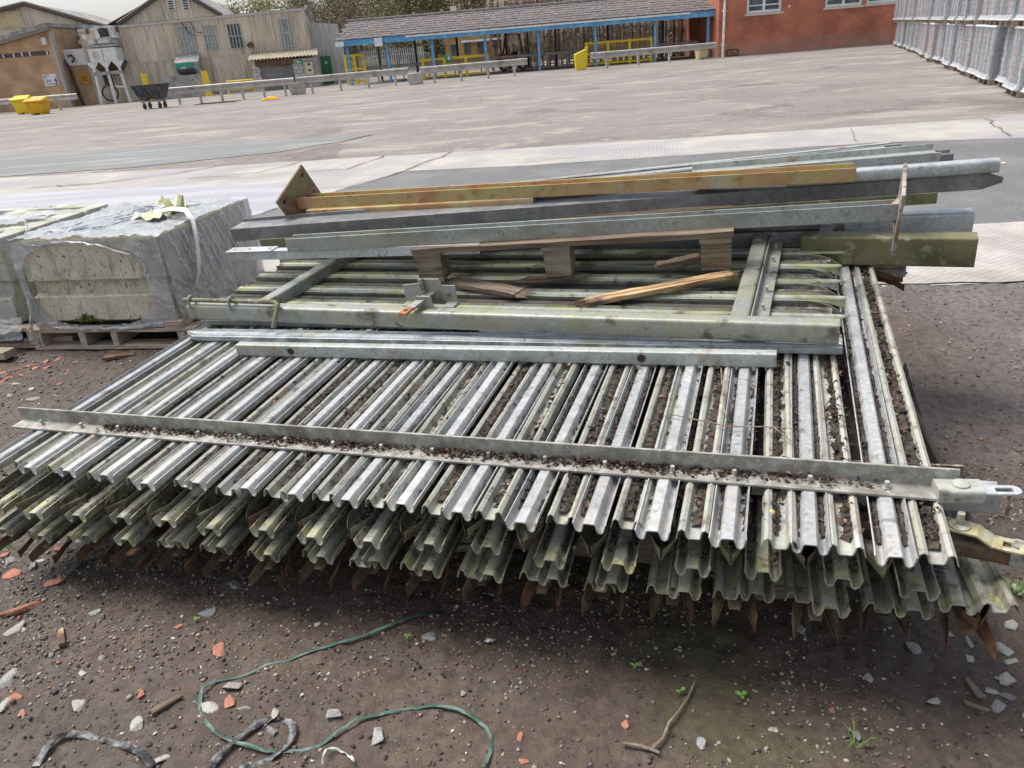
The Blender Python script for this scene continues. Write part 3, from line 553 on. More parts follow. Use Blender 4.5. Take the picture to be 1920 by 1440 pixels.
gate_pale = PM('gate pale steel', (.34, .36, .32), [L((.50, .52, .48), 50, .45, .6, a=.5), L((.40, .41, .18), 5, .46, .60, a=.7), L((.20, .20, .09), 9, .5, .64, a=.7), L((.10, .08, .05), 16, .57, .68, a=.8)], rough=.55, metal=.2, bump=(140, .2, .002), rvar=.1)
for m_ in gme: m_.materials.append(gate_pale)
for k, y in enumerate(gpy):
    link('pale', gme[k % 2], None, gate, loc=(GL + .01 + rng.normal(0, .006), y, -.008), rot=(0, 0, math.pi / 2 + rng.normal(0, .003)))
    link('bolt', bolt_me, galv_dirty_shade, gate, loc=(cr.x + .093, y, .031), rot=(0, 0, 0))
# slide bolt
sb = MB(); zb = .088
sb.tube([(-.01, .012, zb), (.42, .012, zb), (.468, .012, zb), (.486, .004, zb - .004), (.493, -.012, zb - .014), (.488, -.035, zb - .050), (.480, -.05, zb - .085)], .0095, 12)
sb.build('slide_bolt', galv_dirty_shade, gate)
for x in (.03, .245):
    n = 14; P = [(x, .012 + .0185 * math.cos(a), zb - .002 + .0195 * math.sin(a)) for a in np.linspace(-.3, math.pi + .3, n)]
    MB().tube([(x, .03, .064)] + P + [(x, -.006, .05)], .005, 8).build('bolt_loop', galv_gate, gate)
# lock plates and latch
lk = gl(790, 580, .07); x0 = lk.x
MB().plate([(-.135, 0), (.085, 0), (.085, .075), (.03, .075), (.022, .10), (-.045, .10), (-.055, .083), (-.135, .075)], .006, (x0 + .03, .105, .062), (1, 0, 0), (0, 0, 1)).build('lock_back_plate', galv_gate, gate, bevel=.0015)
MB().plate([(-.06, 0), (.06, 0), (.055, .008), (.04, .012), (.034, .046), (.026, .052), (-.026, .052), (-.034, .046), (-.04, .012), (-.055, .008)], .006, (x0 + .005, .045, .064), (1, 0, 0), (0, 0, 1)).build('lock_front_plate', galv_gate, gate, bevel=.0015)
for xa in (-.10, .075): MB().box(x0 + xa, x0 + xa + .045, .055, .105, .060, .072).build('lock_foot', galv_gate, gate, bevel=.002)
lm = Matrix.Translation((x0 - .005, .05, .093)) @ Matrix.Rotation(math.radians(-16), 4, 'Z') @ Matrix.Rotation(math.radians(8), 4, 'X')
def strip(y0, y1, mat, nm):
    mb = MB(); mb.box(-.018, .018, y0, y1, 0, .010, lm); return mb.build(nm, mat, gate, bevel=.0015)
strip(-.062, .105, galv_gate, 'latch_bar'); strip(-.112, -.0625, copper_paint, 'latch_tip')
for yy, zz in ((-.088, .0101), (.075, .0101)):
    ring = [(.010 * math.cos(a), .008 * math.sin(a)) for a in np.linspace(0, 6.283, 12, endpoint=False)]
    p0 = lm @ Vector((0, yy, zz)); p1_ = lm @ Vector((0, yy, zz + .0006)); mb = MB(); mb.prism(ring, p0, p1_, (1, 0, 0), (0, 1, 0)); mb.build('latch_hole', black_rubber, gate)
MB().tube([(x0 - .012, .085, .07), (x0 - .02, .088, .165)], .010, 12).build('lock_pin', galv_dirty_shade, gate)
# ---- a second leaf of square ended pales underneath the gate
y2 = [y + gap * .52 for y in gpy]
under_pale = PM('shade dark pale steel', (.075, .068, .055), [L((.30, .27, .23), 30, .5, .64, grad=(1, .35, .0)), L((.04, .034, .028), 12, .48, .62)], rough=.8)  # shade between the gate pales painted in, lighter only at the right ends
for k, y in enumerate(y2):
    me = pale_mesh('loose_pale', GL - .03 + .03 * rng.random(), 'flat', False, seed=80 + k)
    o = link('loose_pale', me, under_pale); o.matrix_world = GM @ Matrix.Translation((GL - .015 - .02 * rng.random(), y, -.020)) @ Matrix.Rotation(math.pi / 2, 4, 'Z')
    tag(o, 'square ended loose pale under the gate, %s from its front stile' % ['nearest', 'second', 'third', 'fourth', 'fifth', 'sixth', 'seventh'][k], 'pale', 'loose pales under the gate')
# ---- wooden pallet on the gate
A = pile(785, 530, .108); B = pile(1372, 511, .108); PMx, pl = frame(A, B, N_); PMx = PMx @ Matrix.Rotation(math.radians(-.6), 4, 'Y')
pal = thing('broken_pallet', 'weathered brown wooden pallet with a broken bottom, lying on the gate', 'pallet', PMx)
D_ = .80
def plank(mb, x0, x1, y0, y1, z0, z1, nx=8, seed=0, ragged=False):
    r = random.Random(seed); vs = []; fs = []
    for k in range(nx + 1):
        x = x0 + (x1 - x0) * k / nx; dx = r.uniform(-.004, .004) if 0 < k < nx else r.uniform(-.003, .003)
        e = [r.uniform(-.0022, .0022) for _ in range(8)]; 
        if ragged and k in (0, nx): dx += r.uniform(-.02, .02)
        vs += [(x + dx + (r.uniform(-.02, .02) if ragged and k in (0, nx) else 0), y0 + e[0], z0 + e[1]), (x + dx + (r.uniform(-.03, .03) if ragged and k in (0, nx) else 0), y1 + e[2], z0 + e[3]), (x + dx, y1 + e[4], z1 + e[5]), (x + dx, y0 + e[6], z1 + e[7])]
    for k in range(nx):
        for i in range(4): fs.append((4 * k + i, 4 * k + (i + 1) % 4, 4 * k + 4 + (i + 1) % 4, 4 * k + 4 + i))
    fs += [(3, 2, 1, 0), tuple(range(4 * nx, 4 * nx + 4))]; return mb.add(vs, fs)
for k, y in enumerate((0, .17, .345, .52, .70)): plank(MB(), -.006, pl + .006, y - .004, y + .10 - (.0 if k else .0), .122, .143, seed=k).build('deck_board', wood_old, pal, sharp=30)
for k, x in enumerate((0, pl * .43, pl - .115)):
    plank(MB(), x, x + .115, -.002, D_, .1005, .1215, 3, seed=9 + k).build('stringer_board', wood_old, pal, sharp=30)
    for j, y in enumerate((0, .345, D_ - .1)): plank(MB(), x + .004, x + .115 - .004, y, y + .1, 0, .10, 2, seed=20 + 3 * k + j).build('block', wood_old, pal, sharp=30)
def board(label, pa, pb, ha, hb, w, t_, seed, mat):
    A = pile(*pa, ha); B = pile(*pb, hb); M, l = frame(A, B, N_); mb = MB(); plank(mb, 0, l, 0, w, 0, t_, 9, seed, True)
    # splintered ends
    r = random.Random(seed + 5)
    for e, sgn in ((0, -1), (l, 1)):
        for k in range(5):
            y = w * (k + .2) / 5; ln = r.uniform(.015, .07) * sgn; mb.add([(e - sgn * .02, y, .002), (e - sgn * .02, y + w / 5, .002), (e + ln, y + w / 10, t_ * r.random()), (e - sgn * .02, y + w / 10, t_)], [(0, 1, 2), (1, 3, 2), (3, 0, 2), (0, 3, 1)])
    o = mb.build('broken_board', mat, None, sharp=30); o.matrix_world = M; return tag(o, label, 'board', 'broken pallet boards on the gate')
board('split honey coloured board slanting down from the right pallet block', (1098, 577), (1372, 524), .066, .10, .055, .018, 31, wood_split)
board('short grey brown broken board left of the middle, below the pallet', (842, 536), (968, 561), .085, .07, .075, .018, 32, wood_old)
board('dark splintered board stub under the middle pallet block', (985, 532), (1085, 524), .08, .085, .05, .016, 33, wood_old)
board('dark splintered board stub hanging at the right pallet block', (1240, 505), (1318, 488), .10, .13, .06, .016, 34, wood_old)
# box posts at the rear that carry the upper sections
for k, (b_, h_, a0_, a1_) in enumerate(((1.62, .012, .55, 2.55), (1.62, .120, .60, 2.5), (1.64, .228, .60, 2.55), (1.76, .012, .6, 2.6), (1.76, .12, .6, 2.5))):
    M, l = frame(pp(a0_, b_, h_), pp(a1_, b_, h_), N_); t = thing('steel_box_post', '%s dark box post stacked behind the pallet' % ['lowest front', 'middle front', 'topmost front', 'lower rear', 'upper rear'][k], 'steel beam', M, 'dark box posts behind the pallet')
    MB().prism(rrect(.10, .105, .01), (0, 0, 0), (l, 0, 0), (0, 1, 0), (0, 0, 1)).build('post', dark_steel, t)
# ---- long steel sections on top
def hbeam(name, label, pa, pb, h, w, hf, mat, t_=.006, hb=None, cham=0, web=.72, rear=.62, group='steel posts and beams laid on top of the pile', roll=0):
    t, l = bar_thing(name, label, 'steel beam', pa, pb, h, group, hb)
    def flange(y, nm):
        if cham: P = [(0, 0), (l - cham, 0), (l, hf * .35), (l, hf * .7), (l - cham * .7, hf), (0, hf)]
        else: P = [(0, 0), (l, 0), (l, hf), (0, hf)]
        MB().plate(P, t_, (0, y + t_, 0), (1, 0, 0), (0, 0, 1)).build(nm, mat, t, bevel=.0015)
    flange(0, 'front_flange')
    zr_ = hf * web - .004
    MB().plate([(0, zr_), (l - cham * .4, zr_), (l - cham * .4, zr_ + hf * rear), (0, zr_ + hf * rear)], t_, (0, w, 0), (1, 0, 0), (0, 0, 1)).build('rear_flange', mat, t, bevel=.0015)
    MB().box(0, l - cham * .6, t_, w - t_, hf * web - .003, hf * web + .003).build('web', mat, t)
    return t, l
galv_post = PM('dull galvanised post', (.30, .32, .315), [L((.42, .44, .43), 60, .45, .6, a=.6), L((.22, .22, .18), 7, .46, .62, a=.7), L((.36, .35, .26), 4, .5, .64, a=.6, st=(.3, 2, 2)), L((.12, .10, .08), 26, .58, .68, a=.7)], rough=.5, metal=.25, bump=(150, .2, .002))
bA, lA = hbeam('fence_post', 'grey galvanised steel post on the pallet with an upright base plate at its right', (540, 473), (1686, 413), .256, .075, .058, galv_post, web=.5, rear=.52)
def base_plate(t, x, yc, zc, s, rot, mat, lean=0):
    M = Matrix.Translation((x, yc, zc)) @ Matrix.Rotation(rot, 4, 'X') @ Matrix.Rotation(lean, 4, 'Z'); mb = MB(); mb.box(-.006, .006, -s / 2, s / 2, -s / 2, s / 2, M); o = mb.build('base_plate', mat, t, bevel=.002)
    for a in (-1, 1):
        for b in (-1, 1):
            p = M @ Vector((-.0062 if lean >= 0 else .0062, a * s * .36, b * s * .36)); q = M @ Vector((-.0068 if lean >= 0 else .0068, a * s * .36, b * s * .36))
            mb = MB(); X = np.array(M.to_3x3() @ Vector((0, 1, 0))); Y_ = np.array(M.to_3x3() @ Vector((0, 0, 1)))
            mb.prism([(.011 * math.cos(u), .011 * math.sin(u)) for u in np.linspace(0, 6.283, 10, endpoint=False)], p, q, X, Y_); mb.build('bolt_hole', black_rubber, o)
plate_m = PM('pitted base plate', (.34, .31, .27), [L((.45, .42, .37), 20, .45, .6), L((.24, .13, .08), 10, .5, .62), L((.13, .10, .08), 30, .55, .66)], rough=.75, bump=(90, .5, .004))
_d = bA.matrix_world.to_3x3().inverted() @ Vector(ray(1688, 395)); base_plate(bA, lA + .006, .042, .026, .235, math.radians(14), plate_m, math.atan(-_d.x / _d.y) * .86)
cyl = MB(); cyl.tube([(lA - .02, .042, .02), (lA, .042, .02)], [.03, .05], 10); cyl.build('weld', plate_m, bA)
hbeam('steel_channel', 'long dark grey steel section with a pointed right end, behind the post', (438, 453), (1878, 353), .25, .13, .060, dark_steel, cham=.07, web=.95, rear=.38)
bO, lO = hbeam('fence_post', 'orange yellow lichen covered steel post with a tilted base plate at its left', (560, 392), (1604, 341), .335, .10, .052, orange_steel, cham=0.0, web=.55, rear=.47)
rust_plate = PM('rusty square plate', (.22, .12, .075), [L((.13, .10, .055), 9, .45, .6), L((.34, .20, .12), 16, .52, .64), L((.20, .19, .10), 6, .56, .66)], rough=.8, bump=(90, .5, .004))
base_plate(bO, -.008, .05, .028, .24, math.radians(33), rust_plate, -0.22)
t, l = bar_thing('steel_tube', 'orange stained square tube under the orange post', 'tube', (577, 408), (1000, 386), .30, 'steel posts and beams laid on top of the pile')
MB().prism(rrect(.05, .036, .008), (0, 0, 0), (l, 0, 0), (0, 1, 0), (0, 0, 1)).build('tube', orange_steel, t)
hbeam('steel_post', 'bright galvanised steel post behind the orange one, its square end showing at the right', (1300, 347), (1762, 310), .33, .11, .05, galv_bar)
def lbar(name, label, pa, pb, h, leg, mat, flip=False, hb=None):
    t, l = bar_thing(name, label, 'angle bar', pa, pb, h, 'steel posts and beams laid on top of the pile', hb)
    P = [(0, 0), (leg, 0), (leg, .005), (.005, .005), (.005, leg), (0, leg)] if not flip else [(0, 0), (.005, 0), (.005, leg - .005), (leg, leg - .005), (leg, leg), (0, leg)]
    MB().prism(P, (0, 0, 0), (l, 0, 0), (0, 1, 0), (0, 0, 1), segs=4).build('bar', mat, t, bevel=.001); return t, l
lbar('angle_bar', 'olive stained angle bar between the post and the dark section', (490, 466), (1756, 382), .232, .042, green_steel)
t, l = lbar('angle_bar', 'thin pale angle bar with rivets poking out at the left below the post', (430, 489), (900, 476), .215, .04, galv_bright, flip=True)
mb = MB(); mb.box(0, .24, -.012, .055, .0405, .0445); mb.build('flange_strip', galv_bright, t, bevel=.001)
for x in (.03, .11, .215): mb = MB(); bolt_disc(mb, x, .02, .0446, .007, .003); mb.build('rivet', dark_steel, t)
t, l = bar_thing('steel_box_post', 'olive green stained box section post sticking out at the right', 'steel beam', (1500, 496), (1826, 503), .010, 'steel posts and beams laid on top of the pile')
MB().prism(rrect(.085, .115, .010, 4), (0, 0, 0), (l, 0, 0), (0, 1, 0), (0, 0, 1), segs=6).build('post', green_steel, t)
t, l = bar_thing('steel_box_post', 'blue grey box section post behind the olive one at the right', 'steel beam', (1300, 463), (1820, 452), .030, 'steel posts and beams laid on top of the pile')
MB().prism(rrect(.085, .115, .014, 4), (0, 0, 0), (l, 0, 0), (0, 1, 0), (0, 0, 1), segs=6).build('post', galv_bright, t)
t, l = bar_thing('steel_tube', 'pale round cornered tube with a yellow tag beyond the pointed dark end', 'tube', (1480, 362), (1888, 334), .315, 'steel posts and beams laid on top of the pile')
MB().prism(rrect(.05, .05, .012), (0, .08, 0), (l, .08, 0), (0, 1, 0), (0, 0, 1)).build('tube', galv_bright, t)
MB().box(l, l + .025, .10, .115, .03, .0315).build('yellow_tag', yellow_paper, t)
hbeam('steel_post', 'short grey steel post end just behind the bright post at the right', (1300, 340), (1787, 303), .33, .06, .03, dark_steel)
for k, (pa, pb) in enumerate((((900, 352), (1672, 270)), ((930, 349), (1690, 273)), ((960, 354), (1660, 279)), ((1000, 352), (1650, 284)))):
    A = pile(*pa, .33); B = pile(*pb, .33 + .01 * k); M, l = frame(A, B, N_)
    o = MB().box(0, l, 0, .025, 0, .006).build('flat_bar', dark_steel if k % 2 else galv_bar, bevel=.001); o.matrix_world = M
    tag(o, '%s of the thin flat bars fanned out at the back of the pile' % ['rearmost', 'second', 'third', 'frontmost'][k], 'flat bar', 'thin flat bars at the back')
# brown splayed prongs of buried pales showing at the rear right corner
for k, (px, py, h) in enumerate(((1692, 512, -.06), (1700, 522, -.10))):
    P = pile(px, py, h); M, l = frame(P - U_ * .5, P, N_); me = pale_mesh('loose_pale', .5, 'splay', False, seed=90 + k)
    o = link('loose_pale', me, rust); o.matrix_world = M @ Matrix.Translation((l, 0, 0)) @ Matrix.Rotation(math.pi / 2, 4, 'Z')
    tag(o, ('upper' if k == 0 else 'lower') + ' rusty splayed pale tip poking out at the rear right corner', 'pale', 'rusty tips at the rear corner')
# twigs on the panel
for lab, pts in (('thin pale dead stem standing up among the right hand pales', [(1352, 690), (1356, 745), (1362, 790)]), ('thin bent twig lying across the right hand pales', [(1252, 775), (1320, 790), (1370, 800), (1430, 800), (1485, 803)]), ('short crooked twig in the grooves right of the bent twig', [(1442, 805), (1450, 800), (1485, 828)])):
    P = [pile(x, y, .012 + .006 * rng.random()) for x, y in pts]; tag(MB().tube(P, [.002] * (len(P) - 1) + [.001], 5).build('twig', twig_m), lab, 'twig', 'twigs on the panels')
o = MB(); 
def blob(mb, c, r, n=1, sq=(1, 1, 1)):
    vs = [tuple(np.asarray(c) + p * r * np.array(sq) * rng.uniform(.85, 1.15)) for p in ICO]; mb.add(vs, [tuple(f) for f in ICF]); return mb
tag(blob(MB(), pile(1447, 962, -.01), .010).build('snail_shell', PM('yellow shell', (.62, .46, .16), rough=.4), sharp=80), 'small round yellow snail shell in a dirty trough at the right', 'shell')
# ------------------------------------------------------------------ stones and scraps on the mud
def chip_mesh(seed, sq=(1, .7, .45), npts=14):
    r = np.random.default_rng(seed); bm = bmesh.new()
    for _ in range(npts): p = r.uniform(-1, 1, 3); p /= max(abs(p).max(), .6); bm.verts.new(tuple(p * np.array(sq) * .5))
    bmesh.ops.convex_hull(bm, input=bm.verts); 
    for v in [v for v in bm.verts if not v.link_faces]: bm.verts.remove(v)
    bmesh.ops.bevel(bm, geom=list(bm.edges), offset=.03, segments=1, affect='EDGES')
    me = bpy.data.meshes.new('chip'); bm.to_mesh(me); bm.free(); return me
WHERE = ['at the far left edge', 'on the left of the mud', 'left of the green strap', 'inside the green strap loop', 'in the middle foreground', 'right of the middle', 'on the right of the mud', 'at the far right edge']
def where(x, y):
    w = WHERE[min(7, int(x / 240))]
    d = 'by the wrapped blocks' if y < 800 else ('close under the pile' if y < 1150 else ('mid mud' if y < 1290 else 'near the bottom'))
    return w + ' ' + d
used = {}
def stone(x, y, px, mat, kind, name, sq=(1, .7, .45), rot=None, seed=0):
    P = gz(x, y, .01); d = np.linalg.norm(P - CAM); s = px * d / F_PX * (.8 if y > 800 else .62)
    me = chip_mesh(seed + int(x) * 7 + int(y), sq); me.materials.append(mat); o = link(name, me, None)
    o.location = (P[0], P[1], ground_h(P[0], P[1]) + s * sq[2] * .10); o.scale = (s, s, s); o.rotation_euler = (rng.normal(0, .12), rng.normal(0, .12), rot if rot is not None else rng.uniform(0, 6.28))
    lab = kind.replace('broken red terracotta fragment', 'red terracotta fragment') + ' ' + where(x, y); k = used.get(lab, 0); used[lab] = k + 1
    tag(o, lab, name.split('_')[-1] if name != 'brick_fragment' else 'brick fragment', kind + ' ' + where(x, y)); return o
for i, (x, y, s) in enumerate([(20, 1072, 46), (102, 1098, 34), (112, 1030, 22), (262, 1301, 28), (412, 1224, 40), (431, 1319, 40), (30, 1312, 34), (337, 1178, 20), (975, 1381, 24), (982, 1428, 22), (8, 1040, 24), (14, 1000, 22), (1172, 1357, 26), (40, 1335, 20), (110, 1085, 26),
                               (20, 712, 24), (55, 686, 30), (85, 677, 20), (108, 672, 22), (140, 676, 18), (42, 706, 20), (113, 722, 22), (10, 718, 26), (66, 692, 24), (90, 690, 22), (5, 700, 26), (33, 693, 18), (1290, 1015, 10), (1560, 1325, 18), (125, 700, 14)]):
    stone(x, y, s, terracotta, 'broken red terracotta fragment', 'brick_fragment', (1, .62, .26), seed=i)
stone(46, 1141, 88, terracotta, 'long splintered red terracotta shard', 'brick_fragment', (1, .26, .2), rot=math.radians(24))
for i, (x, y, s, m) in enumerate([(390, 1151, 40, 0), (441, 1288, 50, 1), (28, 1177, 42, 1), (12, 1276, 52, 0), (147, 1324, 38, 1), (256, 1355, 36, 1), (630, 1350, 38, 0), (706, 1379, 42, 0), (395, 1330, 44, 1), (453, 1331, 34, 1), (808, 1201, 40, 0), (1716, 1211, 36, 0),
                                  (1885, 1214, 42, 0), (1897, 1238, 26, 1), (1885, 1274, 34, 1), (1860, 1292, 24, 1), (1889, 1302, 28, 0), (1871, 1320, 30, 0), (1752, 1315, 24, 1), (1450, 1362, 24, 1), (1314, 1394, 28, 0), (1608, 1376, 24, 0), (8, 1325, 32, 1), (441, 1100, 28, 0), (1897, 1166, 30, 1), (190, 1235, 20, 0),
                                  (155, 1265, 20, 1), (305, 1422, 30, 1), (180, 1150, 24, 0), (60, 1060, 24, 0), (75, 1050, 20, 1), (20, 1050, 26, 0), (1820, 1200, 30, 0), (1780, 1185, 20, 1), (515, 1345, 30, 1), (1905, 1105, 28, 1), (1880, 1130, 26, 0), (596, 1175, 16, 1), (1200, 1240, 18, 0), (1630, 1268, 20, 0), (380, 1305, 22, 0), (510, 1375, 26, 0), (868, 1298, 20, 0), (1820, 1230, 18, 1), (1700, 1165, 22, 0), (1500, 1180, 30, 0), (30, 725, 26, 1), (70, 750, 16, 1), (60, 733, 18, 1), (62, 752, 34, 0), (105, 745, 14, 1), (20, 745, 18, 1)]):
    stone(x, y, s, [stone_grey, stone_pale][m], ['slate grey stone chip', 'pale grey stone chip'][m], 'stone_chip', (1, .7, .28), seed=200 + i)
def slab(x, y, px, asp, rot, mat, lab, name, cat):
    P = gz(x, y, .01); s = px * np.linalg.norm(P - CAM) / F_PX; mb = MB(); mb.add([(-s / 2, -s * asp / 2, 0), (s / 2, -s * asp * .3, 0), (s / 2 * .8, s * asp * .4, 0), (-s / 2 * .9, s * asp / 2, 0), (-s / 2, -s * asp / 2, s * .1), (s / 2, -s * asp * .3, s * .07), (s / 2 * .8, s * asp * .4, s * .09), (-s / 2 * .9, s * asp / 2, s * .1)], [(3, 2, 1, 0), (0, 1, 5, 4), (1, 2, 6, 5), (2, 3, 7, 6), (3, 0, 4, 7), (4, 5, 6, 7)]); o = mb.build(name, mat, sharp=30)
    o.location = (P[0], P[1], ground_h(P[0], P[1]) + .004); o.rotation_euler = (rng.normal(0, .05), rng.normal(0, .05), rot); tag(o, lab, cat)
slab(118, 1200, 50, .2, math.radians(120), wood_split, 'tan wood splinter on the gravelly mud at the left', 'wood_splinter', 'wood')
slab(1826, 1288, 42, .25, math.radians(88), wood_old, 'brown wood splinter among the chips at the right', 'wood_splinter', 'wood')
slab(1832, 1320, 34, .25, math.radians(140), wood_old, 'grey wood splinter below the brown one at the right', 'wood_splinter', 'wood')
slab(315, 1325, 50, .2, math.radians(40), wood_old, 'dark wood splinter pressed into the mud left of the strap', 'wood_splinter', 'wood')
slab(225, 668, 50, .35, math.radians(12), rust, 'flat dark brown scrap in front of the wrapped block pallet', 'bark_scrap', 'scrap')
def ribbon(name, pts, w, mat, label, cat, lift=.006, wav=.0, thick_=.0012, twist=0, n=6):
    P = []
    for a, b in zip(pts[:-1], pts[1:]):
        A = gz(*a); B = gz(*b)
        for t in np.linspace(0, 1, n)[:-1]: P.append(A + (B - A) * t)
    P.append(gz(*pts[-1]))
    for _ in range(9): P = [P[0]] + [(P[i - 1] + 2 * P[i] + P[i + 1]) / 4 for i in range(1, len(P) - 1)] + [P[-1]]
    vs = []
    for k, p in enumerate(P):
        t = unit(P[min(k + 1, len(P) - 1)] - P[max(k - 1, 0)]); nn = np.array([-t[1], t[0], 0]); tw = twist * math.sin(k * .7) + (rng.normal(0, .12) if wav else 0)
        s = nn * math.cos(tw) + np.array([0, 0, 1]) * math.sin(tw); ww = w * (1 + wav * rng.normal(0, .5))
        z = np.array([p[0], p[1], max(ground_h(p[0], p[1]), 0) + lift + abs(math.sin(tw)) * ww / 2 + .006 * math.sin(k * .31)])
        up = np.array([0, 0, thick_]); vs += [z - s * ww / 2, z + s * ww / 2, z + s * ww / 2 + up, z - s * ww / 2 + up]
    fs = [(4 * k + i, 4 * k + (i + 1) % 4, 4 * k + 4 + (i + 1) % 4, 4 * k + 4 + i) for k in range(len(P) - 1) for i in range(4)] + [(3, 2, 1, 0), tuple(range(4 * len(P) - 4, 4 * len(P)))]
    return tag(MB().add(vs, fs).build(name, mat, sharp=89), label, cat)
ribbon('plastic_strap', [(832, 1161), (735, 1188), (610, 1228), (500, 1262), (405, 1285), (383, 1300), (377, 1325), (380, 1352), (398, 1378), (435, 1402), (500, 1415), (575, 1420), (610, 1405), (650, 1378), (700, 1352), (760, 1332), (820, 1326), (870, 1340), (908, 1362), (926, 1392), (920, 1420), (908, 1450)], .0095, strap_green, 'long green plastic strap looped over the mud', 'strap', twist=.06)
ribbon('plastic_tape', [(70, 1445), (98, 1402), (125, 1386), (170, 1384), (205, 1398), (245, 1408), (272, 1420), (290, 1446)], .018, tape_black, 'crumpled black and grey plastic tape at the bottom left corner', 'tape', wav=.3, twist=.16, n=5, lift=.006)
ribbon('plastic_tape', [(398, 1445), (425, 1412), (460, 1385), (500, 1360), (530, 1353), (552, 1368), (558, 1388), (545, 1408), (518, 1425), (480, 1436), (450, 1445)], .016, tape_black, 'crumpled black plastic tape curled inside the green strap', 'tape', wav=.3, twist=.16, n=5, lift=.006)
ribbon('plastic_string', [(608, 1445), (612, 1428), (628, 1416), (650, 1420), (662, 1432), (668, 1446)], .006, tape_white, 'whitish frayed plastic string below the green strap', 'string', wav=.3, twist=.6, lift=.01)
ribbon('plastic_scrap', [(912, 1212), (922, 1218), (928, 1210)], .012, white_paper, 'tiny white scrap in the middle of the mud', 'scrap', wav=.4)
tw = [gz(x, y, .02) + np.array([0, 0, 0]) for x, y in ((1303, 1272), (1290, 1305), (1272, 1335), (1254, 1358), (1243, 1385), (1224, 1402))]
t = thing('fallen_twig', 'long grey forked twig lying on the mud right of the middle', 'twig', at(*tw[-1]))
MB().tube([p + np.array([0, 0, ground_h(p[0], p[1]) - .008]) for p in tw], [.0018, .0025, .003, .0035, .004, .005], 7).build('stem', twig_m, t, world=True)
MB().tube([gz(x, y, .02) + np.array([0, 0, -.006]) for x, y in ((1236, 1408), (1224, 1402), (1195, 1394), (1168, 1390))], [.003, .0045, .004, .003], 7).build('fork', twig_m, t, world=True)
def seedling(x, y, label, s=.02, n=2):
    P = gz(x, y, .0); P[2] = ground_h(P[0], P[1]); t = thing('seedling', label, 'seedling', at(*P)); MB().tube([(0, 0, -.005), (.002, 0, .012)], .0012, 5).build('stem', leaf_green, t)
    for k in range(n):
        a = 6.28 * k / n + .4; d = np.array([math.cos(a), math.sin(a), .25]); e = np.array([-math.sin(a), math.cos(a), 0]); vs = []
        for u, w in ((0, .05), (.35, .32), (.7, .36), (1, .04)):
            for q in (-1, 0, 1): vs.append(np.array([.002, 0, .012]) + d * s * u + e * q * w * s + np.array([0, 0, .15 * s * abs(q)]))
        MB().add(vs, [(3 * i + j, 3 * i + j + 1, 3 * i + j + 4, 3 * i + j + 3) for i in range(3) for j in range(2)]).build('leaf', leaf_green, t)
seedling(1274, 1305, 'tiny two leaved green seedling beside the forked twig', .014)
seedling(1388, 1310, 'tiny green seedling right of the forked twig', .016, 3)
seedling(371, 1175, 'small pale green sprout by the grey stone at the left', .011, 3)
seedling(1188, 1258, 'very small green sprout left of the forked twig', .012, 3)
seedling(766, 1215, 'very small green sprout above the strap', .011, 3)
def grass_tuft(x, y, label, n=16, h=.06):
    P = gz(x, y, 0); P[2] = ground_h(P[0], P[1]); vs = []; fs = []
    for k in range(n):
        a = rng.uniform(0, 6.28); l = h * rng.uniform(.5, 1.1); d = np.array([math.cos(a), math.sin(a), 0]); e = np.array([-math.sin(a), math.cos(a), 0]) * .0015; r0 = d * rng.uniform(0, .012); b = len(vs)
        vs += [r0 - e, r0 + e, r0 + d * l * .35 + [0, 0, l * .7] + e * .7, r0 + d * l * .35 + [0, 0, l * .7] - e * .7, r0 + d * l * .9 + [0, 0, l * .8]]; fs += [(b, b + 1, b + 2, b + 3), (b + 3, b + 2, b + 4)]
    o = MB().add(vs, fs).build('grass_tuft', leaf_green); o.location = P; tag(o, label, 'grass')
grass_tuft(1905, 1118, 'small bright grass tuft beside the rusty tips at the right edge', 26, .06)
grass_tuft(1603, 1400, 'thin grass blades near the bottom right', 6, .06)
grass_tuft(22, 1030, 'thin grass blades on the rubble at the left edge', 7, .05)
# dead leaves and twiglets strewn on the mud
def on_mud(n):
    x = rng.uniform(-4, 4, n); y = rng.uniform(.95, 4.2, n); k = (rng.random(n) < np.clip(fbm(x * 2.5 + 31, y * 2.5) * 2.6 - .8, .08, 1)) & (y < edge(x) - .04); x = x[k]; y = y[k]
    iy = np.clip(np.searchsorted(gy, y), 1, ny - 1); ix = np.clip(np.searchsorted(gx, x), 1, nx - 1); return np.stack([x, y, Z[iy, ix] + .004], -1)
v, f, c = litter(9000, on_mud, .002, .0062, [(.05, .038, .03), (.09, .065, .045), (.16, .11, .07), (.25, .18, .11), (.03, .026, .024)], [6, 5, 3, 1, 5])
stuff(raw('mud_litter', v, f, col_attr, colr=c, smooth=False), 'dead leaf scraps and bits of bark strewn over the mud', 'leaf litter')
